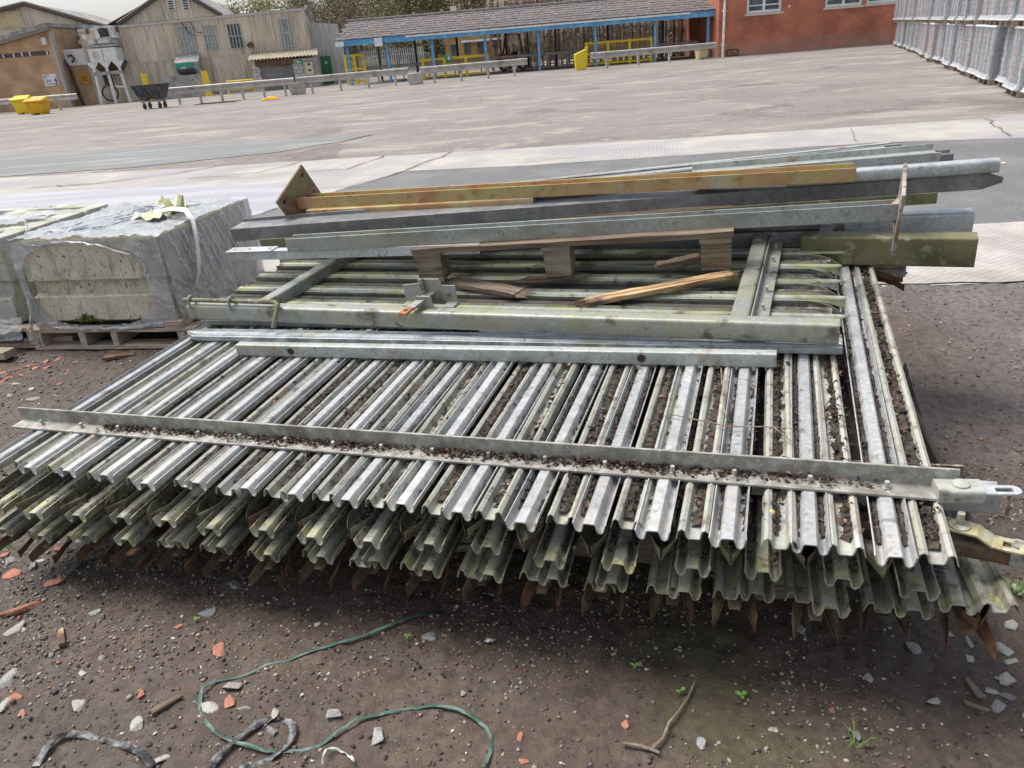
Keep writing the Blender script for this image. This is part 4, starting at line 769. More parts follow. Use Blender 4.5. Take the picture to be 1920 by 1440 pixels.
# ------------------------------------------------------------------ wrapped concrete blocks on pallets
def wood_pallet(parent, w, d, zt, mat, seed=0, xs=None):
    """pallet from z=0 to zt in parent coordinates, front edge at y=0"""
    r = random.Random(seed)
    for k, y in enumerate(np.linspace(0, d - .1, 6)): plank(MB(), r.uniform(-.03, .01), w + r.uniform(-.01, .03), y, y + .1, zt - .02, zt, 5, seed + k).build('deck_board', mat, parent, sharp=30)
    for k, x in enumerate(xs or (.0, w * .38, w * .62, w - .05)): plank(MB(), x, x + .045, .0, d, .0205, zt - .0205, 4, seed + 20 + k).build('bearer', mat, parent, sharp=30)
    for k, y in enumerate((0, d * .45, d - .1)): plank(MB(), r.uniform(-.02, .02), w + r.uniform(-.02, .02), y - .005, y + .1, 0, .02, 5, seed + 40 + k).build('bottom_board', mat, parent, sharp=30)
def film_sheet(name, parent, mat, f, nu, nv, amp=.012, hole=None, seed=0):
    r = np.random.default_rng(seed); V = []; 
    U2, V2 = np.meshgrid(np.linspace(0, 1, nu), np.linspace(0, 1, nv)); d = fbm(U2 * 9 + seed, V2 * 3 + seed * 3, 4) - .5; d2 = np.abs(fbm(U2 * 22 + 2 * V2 * 8 + seed, V2 * 7, 3) - .5)
    for j in range(nv):
        for i in range(nu):
            p, nrm = f(U2[j, i], V2[j, i]); V.append(np.asarray(p) + np.asarray(nrm) * (amp * d[j, i] * 1.6 + amp * d2[j, i] * 2.2 + amp * .35))
    fs = []
    for j in range(nv - 1):
        for i in range(nu - 1):
            if hole and hole(U2[j, i] + .5 / nu, V2[j, i] + .5 / nv): continue
            fs.append((j * nu + i, j * nu + i + 1, (j + 1) * nu + i + 1, (j + 1) * nu + i))
    return raw(name, np.array(V), np.array(fs), mat, parent)
def kerb_block(mb, x0, x1, y0, y1, z0, z1, up=True):
    h_ = z1 - z0
    prof = [(y0, z0), (y1, z0), (y1, z1), (y0 + .012, z1), (y0, z1 - .012)] if up else [(y0, z0), (y1, z0), (y1, z1), (y0 + .045, z1), (y0 + .04, z0 + h_ * .68), (y0, z0 + h_ * .62)]
    mb.prism(prof, (x0, 0, 0), (x1, 0, 0), (0, 1, 0), (0, 0, 1), segs=6)
FL = gz(60, 612, .17); FR = gz(338, 602, .17)
bx = unit(np.array([.982, -.190, 0])); by_ = np.array([.190, .982, 0]); Wb = .95; Db = 1.05; Hb = .49
org = np.array([FR[0], FR[1], 0]) - bx * Wb
BMx = basis(org, bx, by_, (0, 0, 1))
pb = thing('wooden_pallet', 'grey weathered pallet under the torn wrapped concrete blocks', 'pallet', BMx @ Matrix.Translation((-.06, -.03, .012)), 'pallets under the concrete blocks')
wood_pallet(pb, 1.10, 1.12, .125, wood_pale, 3, xs=(.03, .33, .55, .99))
for k, (x, lab) in enumerate(((.02, 'left'), (.86, 'right'))):
    o = MB().box(x, x + .11, -.03, Db, .138, .178).build('timber_batten', wood_pale, bevel=.004); o.matrix_world = BMx; tag(o, lab + ' timber batten between the pallet and the wrapped blocks', 'batten', 'battens under the wrapped blocks')
ORD = ['front', 'second', 'third', 'rear']
z0 = .18
for j in range(4):
    ya = j * Db / 4; yb2 = ya + Db / 4 - .006
    for k in range(2):
        mb = MB(); kerb_block(mb, .02, Wb - .02, ya + .012, yb2, z0 + k * Hb / 2 + (.003 if k else 0), z0 + (k + 1) * Hb / 2 - .004, up=(k == 1))
        o = mb.build('concrete_block', conc_block, bevel=.004); o.matrix_world = BMx
        tag(o, '%s %s long concrete block inside the torn grey wrap' % (ORD[j], ['lower', 'upper'][k]), 'concrete block', 'concrete blocks in the torn wrap')
wrap = thing('plastic_wrap', 'torn grey plastic wrap over the pair of mossy concrete blocks', 'plastic wrap', BMx)
def f_front(u, v): return (-.004 + (Wb + .008) * u, -.012 - .006 * math.sin(v * 3.1), z0 - .03 + (Hb + .035) * v), (0, -1, 0)
def hole_f(u, v):
    cx, cy, rx, ry = .455, .485, .415, .465; a = abs((u - cx) / rx); b = abs((v - cy) / ry); return a ** 3.2 + b ** 3.2 < 1
film_sheet('front_film', wrap, film, f_front, 90, 60, .011, hole_f, 3)
film_sheet('side_film', wrap, film, lambda u, v: ((Wb + .006 + .01 * (1 - v), -.008 + (Db + .014) * u, z0 - .03 + (Hb + .035) * v), (1, 0, 0)), 90, 60, .012, None, 5)
film_sheet('side_film', wrap, film, lambda u, v: ((-.008, -.008 + (Db + .014) * u, z0 - .03 + (Hb + .035) * v), (-1, 0, 0)), 40, 30, .012, None, 6)
film_sheet('top_film', wrap, film_pale, lambda u, v: ((-.008 + (Wb + .016) * u, -.012 + (Db + .02) * v, z0 + Hb + .006), (0, 0, 1)), 90, 90, .016, None, 8)
film_sheet('rear_film', wrap, film, lambda u, v: ((-.004 + (Wb + .008) * u, Db + .006, z0 - .03 + (Hb + .035) * v), (0, 1, 0)), 30, 20, .01, None, 9)
def rope(parent, pts, r, mat, name, n=26):
    pts = [np.asarray(p, float) for p in pts]; Q = []
    for a, b in zip(pts[:-1], pts[1:]):
        for t in np.linspace(0, 1, n // len(pts) + 2)[:-1]: Q.append(a + (b - a) * t + rng.normal(0, .004, 3))
    Q.append(pts[-1]); return MB().tube(Q, r, 6).build(name, mat, parent)
rope(wrap, [(.04, -.018, z0 + .16), (.05, -.02, z0 + .02), (.15, -.022, z0 - .035), (.4, -.02, z0 - .045), (.7, -.02, z0 - .035), (.86, -.018, z0 - .01)], .011, film, 'film_hem')
rope(wrap, [(.04, -.02, z0 + .14), (.06, -.024, z0), (.2, -.024, z0 - .05), (.5, -.022, z0 - .052), (.85, -.02, z0 - .03)], .007, film_pale, 'film_hem')
rope(wrap, [(.16, -.02, z0 + Hb * .95), (.4, -.02, z0 + Hb * .99), (.6, -.022, z0 + Hb * .93), (.76, -.02, z0 + Hb * .80), (.84, -.02, z0 + Hb * .52)], .008, film, 'film_fold')
rope(wrap, [(.86, -.022, z0 + Hb * 1.0), (.82, -.024, z0 + Hb * .8), (.85, -.022, z0 + Hb * .55), (.90, -.02, z0 + Hb * .45)], .005, film_pale, 'film_fold')
rope(wrap, [(.02, -.02, z0 + .18), (.01, -.05, z0 + .02), (-.03, -.06, z0 - .08), (-.01, -.03, z0 - .13)], .012, film, 'film_tail')
for k in range(7): rope(wrap, [(rng.uniform(.1, .85), rng.uniform(.1, .9), z0 + Hb + .012), (rng.uniform(.1, .85), rng.uniform(.1, .9), z0 + Hb + .018), (rng.uniform(.1, .85), rng.uniform(.1, .9), z0 + Hb + .014)], .0045, film_pale, 'film_crease')
rope(wrap, [(.05, .06, z0 + Hb), (.06, .10, z0 + Hb + .07), (.02, .13, z0 + Hb + .10)], .003, film_white, 'film_tail')
for k in range(16):
    ya = rng.uniform(.05, .9); dz_ = rng.uniform(.15, .4); rope(wrap, [(Wb + .022, ya, z0 + Hb * .97), (Wb + .026, ya + dz_ * .25, z0 + Hb * .97 - dz_ * .6), (Wb + .024, min(ya + dz_ * .45, Db), z0 + Hb * .97 - dz_ * 1.1)], .0028, film_white, 'film_crease')
# moss tuft, paper, leaves on the wrap
mb = MB()
for k in range(170):
    a = rng.normal(0, .035); z = abs(rng.normal(0, .018)); blob(mb, (.34 + a, -.002 - abs(rng.normal(0, .008)), z0 + .0 + z * max(0, 1 - abs(a) / .12) + .004), rng.uniform(.004, .009))
o = mb.build('moss_tuft', moss, sharp=0); o.matrix_world = BMx; tag(o, 'dark green moss tuft at the foot of the wrapped block front', 'moss')
mb = MB()
for k in range(30): a = rng.normal(0, .02); blob(mb, (.68 + a, -.003, z0 + abs(rng.normal(0, .006))), rng.uniform(.003, .006))
o = mb.build('moss_tuft', moss, sharp=0); o.matrix_world = BMx; tag(o, 'small moss patch right of the large moss tuft on the block', 'moss')
# loose paper label with a long curling strip
lt = thing('paper_label', 'crumpled yellow paper label with a long white strip on top of the wrap', 'paper', BMx @ Matrix.Translation((.60, .50, z0 + Hb + .014)))
def crumple(mat, nm, w, d, hgt, seed, ox=0, oy=0):
    n = 12; U2, V2 = np.meshgrid(np.linspace(0, 1, n), np.linspace(0, 1, n)); zz = hgt * np.abs(fbm(U2 * 2.4 + seed, V2 * 2.4, 2) - .3) * 1.7
    raw(nm, np.stack([ox + (U2 - .5) * w + zz * .3, oy + (V2 - .5) * d, zz], -1).reshape(-1, 3), np.array([(j * n + i, j * n + i + 1, (j + 1) * n + i + 1, (j + 1) * n + i) for j in range(n - 1) for i in range(n - 1)]), mat, lt, smooth=False)
crumple(white_paper, 'label_sheet', .22, .16, .05, 3); crumple(yellow_paper, 'yellow_sheet', .16, .12, .13, 9, .10, .05); crumple(yellow_paper, 'yellow_sheet', .14, .14, .05, 15, .06, -.08)
Q = [(.06, -.05, .04), (.18, -.06, .06), (.30, -.10, .055), (.37, -.16, .0), (.405, -.22, -.10), (.41, -.26, -.22), (.40, -.28, -.30), (.37, -.30, -.36)]
vs = []
for p in Q: vs += [np.array(p) + [0, .022, .008], np.array(p) - [0, .022, .008]]
MB().add(vs, [(2 * i, 2 * i + 1, 2 * i + 3, 2 * i + 2) for i in range(len(Q) - 1)]).build('paper_strip', white_paper, lt, sharp=60)
mb = MB()
for k in range(14):
    c_ = np.array([.16 + rng.normal(0, .04), .14 + rng.normal(0, .02), z0 + Hb + .016]); a = rng.uniform(0, 6.28); e = np.array([math.cos(a), math.sin(a), .3]) * .02; g = np.array([-math.sin(a), math.cos(a), .2]) * .013; mb.add([c_ - e, c_ + g, c_ + e, c_ - g], [(0, 1, 2), (0, 2, 3)])
o = mb.build('dead_leaves', red_leaf); o.matrix_world = BMx; stuff(o, 'little heap of dark red dead leaves on top of the wrap', 'leaves')
# second pack at the left edge
o2 = org + bx * (-1.12) + by_ * .06
B2 = basis(o2, bx, by_, (0, 0, 1))
pb = thing('wooden_pallet', 'pallet under the unwrapped concrete blocks at the left edge', 'pallet', B2 @ Matrix.Translation((-.02, -.06, .012)), 'pallets under the concrete blocks'); wood_pallet(pb, 1.08, 1.12, .125, wood_pale, 11)
for j in range(4):
    ya = j * Db / 4; yb2 = ya + Db / 4 - .006
    for k in range(2):
        mb = MB(); kerb_block(mb, .02, Wb + .02 - .05 * (k == 0), ya + .012, yb2, .142 + k * .27 + (.004 if k else 0), .142 + (k + 1) * .27 - .004, up=(k == 1)); o = mb.build('concrete_block', conc_grey, bevel=.006); o.matrix_world = B2
        tag(o, '%s %s greyish concrete block of the pack at the left edge' % (ORD[j], ['lower', 'upper'][k]), 'concrete block', 'concrete blocks at the left edge')
w2 = thing('plastic_wrap', 'torn plastic wrap slumped round the blocks at the left edge', 'plastic wrap', B2)
film_sheet('skirt_film', w2, film, lambda u, v: ((.0 + 1.0 * u, -.03 - .05 * (1 - v), .04 + .13 * v + .03 * u), (0, -1, .4)), 50, 16, .03, None, 21)
film_sheet('top_film', w2, film_pale, lambda u, v: ((-.1 + .95 * u, .15 + .8 * v, .688), (0, 0, 1)), 40, 30, .02, lambda u, v: fbm(np.array(u * 6), np.array(v * 6)) < .42, 22)
for k, (x, y) in enumerate(((.93, -.12), (.70, -.16))):
    o = MB().box(x, x + .32, y, y + .09, .012, .06).build('timber_offcut', wood_pale, bevel=.004); o.matrix_world = B2 @ Matrix.Rotation(.1 - .2 * k, 4, 'Z'); tag(o, ['grey', 'pale'][k] + ' timber offcut on the ground between the two block pallets', 'timber', 'offcuts between the pallets')
NUMS = ['first', 'second', 'third', 'fourth', 'fifth', 'sixth', 'seventh', 'eighth', 'ninth', 'tenth', 'eleventh', 'twelfth', 'thirteenth', 'fourteenth', 'fifteenth', 'sixteenth', 'seventeenth', 'eighteenth', 'nineteenth', 'twentieth', 'twenty first', 'twenty second', 'twenty third', 'twenty fourth', 'twenty fifth']
# ------------------------------------------------------------------ background: buildings round the yard
def brick_mat(name, c1, c2, mortar, stain=None, sx=1.0):
    m = PM(name, c1, [], rough=.85, rnd=False, bump=(30, .2, .004)); t = m.node_tree; N = t.nodes; Lk = t.links; b = N['Principled BSDF']
    tc = [n for n in N if n.type == 'TEX_COORD'][0]; sp = N.new('ShaderNodeSeparateXYZ'); cb = N.new('ShaderNodeCombineXYZ'); Lk.new(tc.outputs['Object'], sp.inputs[0])
    ad = N.new('ShaderNodeMath'); Lk.new(sp.outputs['X'], ad.inputs[0]); Lk.new(sp.outputs['Y'], ad.inputs[1]); Lk.new(ad.outputs[0], cb.inputs['X']); Lk.new(sp.outputs['Z'], cb.inputs['Y'])
    br = N.new('ShaderNodeTexBrick'); br.inputs['Scale'].default_value = 1; br.inputs['Brick Width'].default_value = .225; br.inputs['Row Height'].default_value = .075; br.inputs['Mortar Size'].default_value = .010
    br.inputs['Color1'].default_value = (*c1, 1); br.inputs['Color2'].default_value = (*c2, 1); br.inputs['Mortar'].default_value = (*mortar, 1); Lk.new(cb.outputs[0], br.inputs['Vector'])
    n = N.new('ShaderNodeTexNoise'); n.inputs['Scale'].default_value = .9; n.inputs['Detail'].default_value = 6; Lk.new(tc.outputs['Object'], n.inputs['Vector'])
    mr = N.new('ShaderNodeMapRange'); mr.inputs['From Min'].default_value = .35; mr.inputs['From Max'].default_value = .7; mr.inputs['To Min'].default_value = .72; mr.inputs['To Max'].default_value = 1.2; Lk.new(n.outputs['Fac'], mr.inputs['Value'])
    h = N.new('ShaderNodeHueSaturation'); Lk.new(br.outputs['Color'], h.inputs['Color']); Lk.new(mr.outputs[0], h.inputs['Value']); cur = h.outputs[0]
    if stain:
        n2 = N.new('ShaderNodeTexNoise'); n2.inputs['Scale'].default_value = 1.6; n2.inputs['Detail'].default_value = 5; Lk.new(tc.outputs['Object'], n2.inputs['Vector'])
        g = N.new('ShaderNodeMapRange'); g.inputs['From Min'].default_value = .9; g.inputs['From Max'].default_value = .0; Lk.new(sp.outputs['Z'], g.inputs['Value'])
        mm = N.new('ShaderNodeMath'); mm.operation = 'MULTIPLY'; Lk.new(n2.outputs['Fac'], mm.inputs[0]); Lk.new(g.outputs[0], mm.inputs[1])
        mx = N.new('ShaderNodeMix'); mx.data_type = 'RGBA'; Lk.new(mm.outputs[0], mx.inputs['Factor']); Lk.new(cur, mx.inputs['A']); mx.inputs['B'].default_value = (*stain, 1); cur = mx.outputs['Result']
    Lk.new(cur, b.inputs['Base Color'])
    bp = N.new('ShaderNodeBump'); bp.inputs['Strength'].default_value = .5; bp.inputs['Distance'].default_value = .01; bp.invert = True; Lk.new(br.outputs['Fac'], bp.inputs['Height']); Lk.new(bp.outputs[0], b.inputs['Normal']); return m
tan_brick = brick_mat('tan brick', (.60, .36, .19), (.52, .29, .15), (.52, .42, .31))
red_brick = brick_mat('red brick', (.52, .15, .075), (.43, .115, .06), (.48, .26, .18), stain=(.45, .33, .27))
corr = PM('weathered corrugated sheet', (.68, .60, .47), [L((.56, .48, .37), 1.2, .42, .6, st=(2.5, 1, .35)), L((.74, .69, .61), 2.0, .5, .62, st=(4, 1, .3), a=.7), L((.20, .16, .12), 1.6, .56, .68, st=(6, 1, .25), a=.7)], rough=.85, rvar=.10)
corr_pale = PM('pale corrugated sheet', (.62, .60, .57), [L((.46, .43, .40), 2, .46, .62, st=(4, 4, .3)), L((.6, .58, .55), 5, .5, .62)], rough=.8, rvar=.06)
roof_grey = PM('lichened grey roof', (.26, .25, .24), [L((.40, .385, .365), 2.2, .48, .6, st=(1, .6, .6)), L((.16, .15, .145), 3.5, .52, .64, st=(1, .6, .6)), L((.50, .46, .40), .8, .6, .68)], rough=.9, bump=(6, .5, .06))
tile_m = PM('brown grey roof tiles', (.13, .115, .11), [L((.20, .18, .17), 5, .45, .6), L((.08, .07, .068), 9, .52, .64)], rough=.9, rvar=.1)
blue_p = PM('blue paint', (.10, .33, .60), [L((.20, .45, .68), 3, .5, .64)], rough=.5)
yellow_p = PM('yellow paint', (.80, .58, .03), [L((.65, .42, .04), 4, .55, .68)], rough=.45)
white_p = PM('white paint', (.75, .75, .73), [L((.60, .58, .54), 4, .5, .66)], rough=.55)
green_p = PM('green door paint', (.03, .21, .08), rough=.45)
navy_p = PM('dark navy paint', (.03, .045, .10), rough=.5)
glass_d = PM('dark window glass', (.05, .07, .075), [L((.12, .15, .15), 2, .45, .6)], rough=.12, spec=.6)
glass_g = PM('dusty greenish glazing', (.27, .32, .29), [L((.40, .42, .36), 3, .45, .6, st=(4, 1, .4)), L((.16, .20, .19), 2, .52, .64)], rough=.45)
rail_p = PM('galvanised crash barrier', (.44, .41, .375), [L((.54, .51, .48), 3, .45, .62), L((.30, .25, .21), 2, .56, .68)], rough=.5, metal=.2)
black_m = PM('black painted steel', (.03, .032, .038), [L((.09, .09, .10), 6, .5, .64)], rough=.5)
block_m = PM('white blockwork', (.55, .53, .50), [L((.42, .40, .37), 4, .5, .64)], rough=.9)
steel_sheet = PM('grey steel sheet', (.30, .30, .29), [L((.42, .41, .39), 3, .45, .6), L((.19, .17, .15), 5, .54, .66)], rough=.6, metal=.2)
concrete_m = PM('rough concrete', (.46, .44, .41), [L((.33, .31, .29), 3, .5, .64)], rough=.9)
class Fac:
    """a vertical face standing on the ground line between two photo points"""
    def __init__(s, A, B):
        s.M, s.len = frame(np.array([A[0], A[1], 0.]), np.array([B[0], B[1], 0.])); s.I = s.M.inverted(); s.n = np.array(s.M.to_3x3() @ Vector((0, 1, 0)))
    def xz(s, px, py, d=0.0):
        P = s.I @ Vector(onplane(px, py, np.array(s.M @ Vector((0, d, 0))), s.n)); return P.x, P.z
    def rect(s, x0, y0, x1, y1, d=0.0):
        xm, ym = (x0 + x1) / 2, (y0 + y1) / 2
        return s.xz(x0, ym, d)[0], s.xz(x1, ym, d)[0], s.xz(xm, y1, d)[1], s.xz(xm, y0, d)[1]
def gp(x, y): p = gz(x, y); return (p[0], p[1])
def corr_sheet(w, h, name, mat, parent, x, z, y=0.0, pitch=.15, amp=.028, topz=None, axis='x'):
    n = max(4, int(w / pitch * 6)); xs_ = np.linspace(0, w, n); ys = amp * np.sin(xs_ / pitch * 2 * math.pi)
    V = []
    for k in range(n):
        zt = h if topz is None else topz(x + xs_[k]) - z
        V += [(x + xs_[k], y + ys[k], z), (x + xs_[k], y + ys[k], z + zt)]
    if axis == 'y': V = [(b, a, c) for a, b, c in V]
    return raw(name, np.array(V), np.array([(2 * k, 2 * k + 2, 2 * k + 3, 2 * k + 1) for k in range(n - 1)]), mat, parent)
# guard rail line and the wall behind it
RL = np.array([-15.6, 42.3]); RR = np.array([13.2, 46.6]); ru = unit(RR - RL)
def rail_pt(px, py): return gp(px, py)
# --- crash barriers
def barrier(label, p0, p1, n=4, z0=.5, z1=.82):
    M, l = frame(np.array([*p0, 0.]), np.array([*p1, 0.])); t = thing('crash_barrier', label, 'crash barrier', M, 'crash barriers along the far side of the yard')
    prof = [(0, z0), (-.05, z0 + .03), (-.05, z0 + .10), (0, z0 + .14), (0, z1 - .14), (-.05, z1 - .10), (-.05, z1 - .03), (0, z1), (.012, z1), (-.035, z1 - .03), (-.035, z1 - .1), (.012, z1 - .14), (.012, z0 + .14), (-.035, z0 + .10), (-.035, z0 + .03), (.012, z0)]
    MB().prism(prof, (0, 0, 0), (l, 0, 0), (0, 1, 0), (0, 0, 1)).build('beam', rail_p, t)
    for k in range(n): x = l * (k + .5) / n; MB().box(x - .05, x + .05, .013, .11, 0, z1 - .02).build('post', rail_p, t)
    return t, l
barrier('crash barrier in front of the tan brick building', (-33.5, 47.6), gp(152, 204), 4)
barrier('crash barrier in front of the corrugated building', gp(318, 198), gp(556, 178.5), 6)
barrier('crash barrier running past the green door', gp(560, 178.0), gp(768, 158), 4)
barrier('crash barrier in front of the left yellow mesh gates', gp(790, 158.5), gp(990, 140.5), 4)
barrier('crash barrier in front of the right yellow mesh fence, ending at the red building', gp(1108, 130.5), gp(1341, 109.5), 4)
for k, (a, lab) in enumerate((((556, 178), 'left'), ((779, 159), 'middle'))):
    P = gz(*a); t = MB(); t.prism([(-.35, 0), (.35, 0), (.42, .3), (.40, .55), (-.40, .55), (-.42, .3)], (0, -.12, 0), (0, .12, 0), (1, 0, 0), (0, 0, 1)); o = t.build('concrete_stub', concrete_m, bevel=.03); o.location = (P[0], P[1] + .45, 0); tag(o, 'pale concrete barrier stub at the %s gap between the crash barriers' % lab, 'concrete stub', 'concrete barrier stubs')
# --- corrugated building
WL = np.array([-27.0, 51.2]); wu = ru
def wall_at(px, off=0.0):
    """ground point on the main wall line under a photo column"""
    n = np.array([-wu[1], wu[0], 0]); P = onplane(px, 170, np.array([WL[0], WL[1] + off, 0]), n); return P[:2]
cA = wall_at(178); cB = wall_at(596); f = Fac(cA, cB)
cb = thing('corrugated_building', 'long tan corrugated factory shed with high windows and a lean-to', 'building', f.M)
zt0 = f.xz(190, 55)[1]; zt1 = f.xz(586, 16)[1]; zm = f.xz(330, 110)[1]; Lw = f.len
ztop = lambda x: zt0 + (zt1 - zt0) * x / Lw
ns = 18
for k in range(ns):
    corr_sheet(Lw / ns + .03, zm, 'cladding_sheet', corr, cb, k * Lw / ns, 0)
    corr_sheet(Lw / ns + .03, 0, 'cladding_sheet', corr, cb, k * Lw / ns, zm - .06, y=-.03, topz=ztop)
MB().box(-.3, Lw + .1, -.14, .12, zt0 - .08, zt0 + .10).build('gutter', corr_pale, cb) if abs(zt1 - zt0) < .05 else MB().prism([(0, zt0 - .05), (Lw + .1, zt1 - .05), (Lw + .1, zt1 + .1), (0, zt0 + .1)], (0, -.14, 0), (0, .1, 0), (1, 0, 0), (0, 0, 1)).build('gutter', corr_pale, cb)
# end wall towards the right, mono pitch
def ez(y): return zt1 + .0 - y * .12
V = []; n = 60; De = 8.0
for k in range(n + 1):
    y = De * k / n; V += [(Lw + .028 * math.sin(k * 2.6), y, 0), (Lw + .028 * math.sin(k * 2.6), y, ez(y))]
raw('end_wall', np.array(V), np.array([(2 * k, 2 * k + 2, 2 * k + 3, 2 * k + 1) for k in range(n)]), corr_pale, cb)
MB().add([(-.3, -.2, zt0 + .1), (Lw + .25, -.2, zt1 + .1), (Lw + .25, De, ez(De) + .1), (-.3, De, zt0 - .8)], [(0, 1, 2, 3)]).build('roof', roof_grey, cb, sharp=0)
MB().prism([(-.2, zt1 + .06), (De, ez(De) + .06), (De, ez(De) + .22), (-.2, zt1 + .22)], (Lw + .05, 0, 0), (Lw + .22, 0, 0), (0, 1, 0), (0, 0, 1)).build('verge', corr_pale, cb)
def pane_window(parent, fac, r, fr, gl_, nv=2, nh=2, d=-.05, frame_w=.035, name='window', dy=None):
    x0, x1, z0_, z1_ = fac.rect(*r)
    w = MB().box(x0, x1, d, d + .03, z0_, z1_); w = w.build(name, gl_, parent)
    for xa in np.linspace(x0, x1, nv + 1): bxp('mullion', fr, w, xa - frame_w / 2, xa + frame_w / 2, d - .04, d - .001, z0_ - frame_w / 2, z1_ + frame_w / 2)
    for za in np.linspace(z0_, z1_, nh + 1): bxp('transom', fr, w, x0 - frame_w / 2, x1 + frame_w / 2, d - .045, d - .002, za - frame_w / 2, za + frame_w / 2)
    return w
pane_window(cb, f, (338, 48, 366, 106), corr_pale, glass_g, 4, 2, d=-.09)
pane_window(cb, f, (383, 48, 407, 94), corr_pale, glass_g, 4, 3, d=-.09)
pane_window(cb, f, (429, 44, 454, 91), corr_pale, glass_d, 4, 2, d=-.09)
pane_window(cb, f, (525, 34, 549, 88), corr_pale, glass_g, 4, 2, d=-.09)
x, z = f.xz(471, 84); MB().tube([(x, .0, z), (x, -.35, z - .02), (x - .05, -.5, z - .04)], .17, 14).build('vent_pipe', rust, cb)
x0, x1, za, zb_ = f.rect(462, 85, 492, 160); MB().box(x0, x1, -.031, -.030, za, zb_)
# cables
for (a, b, sag) in (((340, 42), (368, 68), .2), ((355, 40), (380, 62), .3)):
    xa, zaa = f.xz(*a); xb, zbb = f.xz(*b); MB().tube([(xa, -.12, zaa), ((xa + xb) / 2, -.14, (zaa + zbb) / 2 - sag), (xb, -.12, zbb)], .02, 5).build('cable', black_m, cb)
# canopy with green curtain, steel bin, yellow posts
x0, x1, za, zb_ = f.rect(328, 108, 374, 142, -1.2); 
hood = thing('hatch_hood', 'grey hood with a green strip curtain on the corrugated wall', 'hood', f.M)
MB().prism([(0, za - .1), (0, zb_ + .25), (-1.2, zb_ - .25), (-1.2, za)], (x0, 0, 0), (x1 - .0, 0, 0), (0, 1, 0), (0, 0, 1)).build('hood', steel_sheet, hood)
nst = 9
for k in range(nst): xa = x0 + (x1 - x0 - .35) * k / nst; MB().box(xa, xa + (x1 - x0 - .35) / nst - .02, -1.26 - .02 * (k % 2), -1.205, za + .35 * abs(k / nst - .5) * 2, zb_ - .28).build('curtain_strip', PM('green curtain', (.05, .42, .28), rough=.5) if k == 0 else MATS['green curtain'], hood)
xm, zm_ = f.xz(349, 133, -1.4); blob(MB(), (xm, -1.35, zm_), .55, sq=(1.1, .3, .6)).build('chute_mouth', black_m, hood, sharp=80)
x0, x1, za, zb_ = f.rect(304, 141, 386, 176, -2.4); bn = thing('steel_plate_screen', 'grey steel plate screen standing below the green curtain', 'screen', f.M)
MB().box(x0, x1, -2.4, -2.34, 0, zb_).build('plate', steel_sheet, bn)
for xa in (x0 + .1, x1 - .2): MB().box(xa, xa + .1, -2.33, -1.6, 0, .12).build('foot', steel_sheet, bn)
for k, (r, d, lab) in enumerate((((267, 136, 277, 170), -1.5, 'left'), ((382, 131, 394, 187), -2.6, 'right'))):
    x0, x1, za, zb_ = f.rect(*r, d); t = thing('yellow_post', 'tall yellow channel post %s of the steel plate screen' % lab, 'post', f.M, 'yellow posts at the steel plate screen'); MB().box(x0, x0 + .06, d, d + .4, 0, zb_).build('web', yellow_p, t); MB().box(x0 + .061, x1, d, d + .05, 0, zb_ - .05).build('flange', yellow_p, t); MB().box(x0 - .1, x1 + .1, d - .12, d + .5, 0, .04).build('base_plate', yellow_p, t)
# yellow barrier panels
for k, (r, d) in enumerate((((427, 152, 452, 172), -3.0), ((452, 150, 476, 170), -3.1))):
    x0, x1, za, zb_ = f.rect(*r, d); t = thing('yellow_barrier', '%s yellow tubular barrier behind the crash barrier by the shutter' % ['left', 'right'][k], 'barrier', f.M, 'yellow tubular barriers')
    MB().tube([(x0, d, .05), (x0, d, zb_), (x1, d, zb_), (x1, d, .05)], .06, 6).build('frame', yellow_p, t)
    for q in (.35, .7): MB().tube([(x0, d, zb_ * q), (x1, d, zb_ * q)], .05, 6).build('bar', yellow_p, t)
# lean-to with roller shutter
dd = -2.2; x0, x1, za, zb_ = f.rect(474, 104, 598, 165, dd); lt_ = thing('lean_to', 'white block lean-to with a grey roller shutter and corrugated roof', 'building', f.M)
hz = f.xz(540, 111, dd)[1]; zz0 = f.xz(474, 117, dd)[1]; zz1 = f.xz(596, 106, dd)[1]; sx0, sx1, sz0, sz1 = f.rect(491, 123, 552, 162, dd)
bw, bh = .44, .215
nb = int((x1 - x0) / bw) + 1
for r_ in range(int(zz0 / bh) + 1):
    for k in range(nb + 1):
        xa = x0 + k * bw - (bw / 2 if r_ % 2 else 0); xb = min(xa + bw - .02, x1); xa = max(xa, x0); zc = min(r_ * bh + bh - .02, zz0)
        if xb - xa < .08 or zc - r_ * bh < .06: continue
        if xb > sx0 and xa < sx1 and r_ * bh < sz1 - .02:
            if xa < sx0 - .06: xb = sx0 - .02
            elif xb > sx1 + .06: xa = sx1 + .02
            else: continue
        bxp('block', block_m, lt_, xa, xb, dd, dd + .2, r_ * bh, zc)
bxp('wall_core', concrete_m, lt_, x0 + .02, sx0 - .03, dd + .21, dd + .3, 0, zz0 - .02); bxp('wall_core', concrete_m, lt_, sx1 + .03, x1 - .02, dd + .21, dd + .3, 0, zz0 - .02); bxp('side_wall', block_m, lt_, x1 - .2, x1 - .001, dd + .31, -.1, 0, zz0 - .05)
sh = thing('x', 'x', 'x') if False else None
mb = MB()
for k in range(22): z_ = sz1 * k / 22; mb.prism([(0, z_), (-.03, z_ + sz1 / 44), (0, z_ + sz1 / 22 - .008)], (sx0 + .01, dd + .1, 0), (sx1 - .01, dd + .1, 0), (0, 1, 0), (0, 0, 1))
mb.build('roller_shutter', steel_sheet, lt_)
bxp('shutter_lintel', rust, lt_, sx0 - .25, sx1 + .1, dd - .05, dd - .002, sz1 + .02, sz1 + .42)
roofv = []; nn = 60
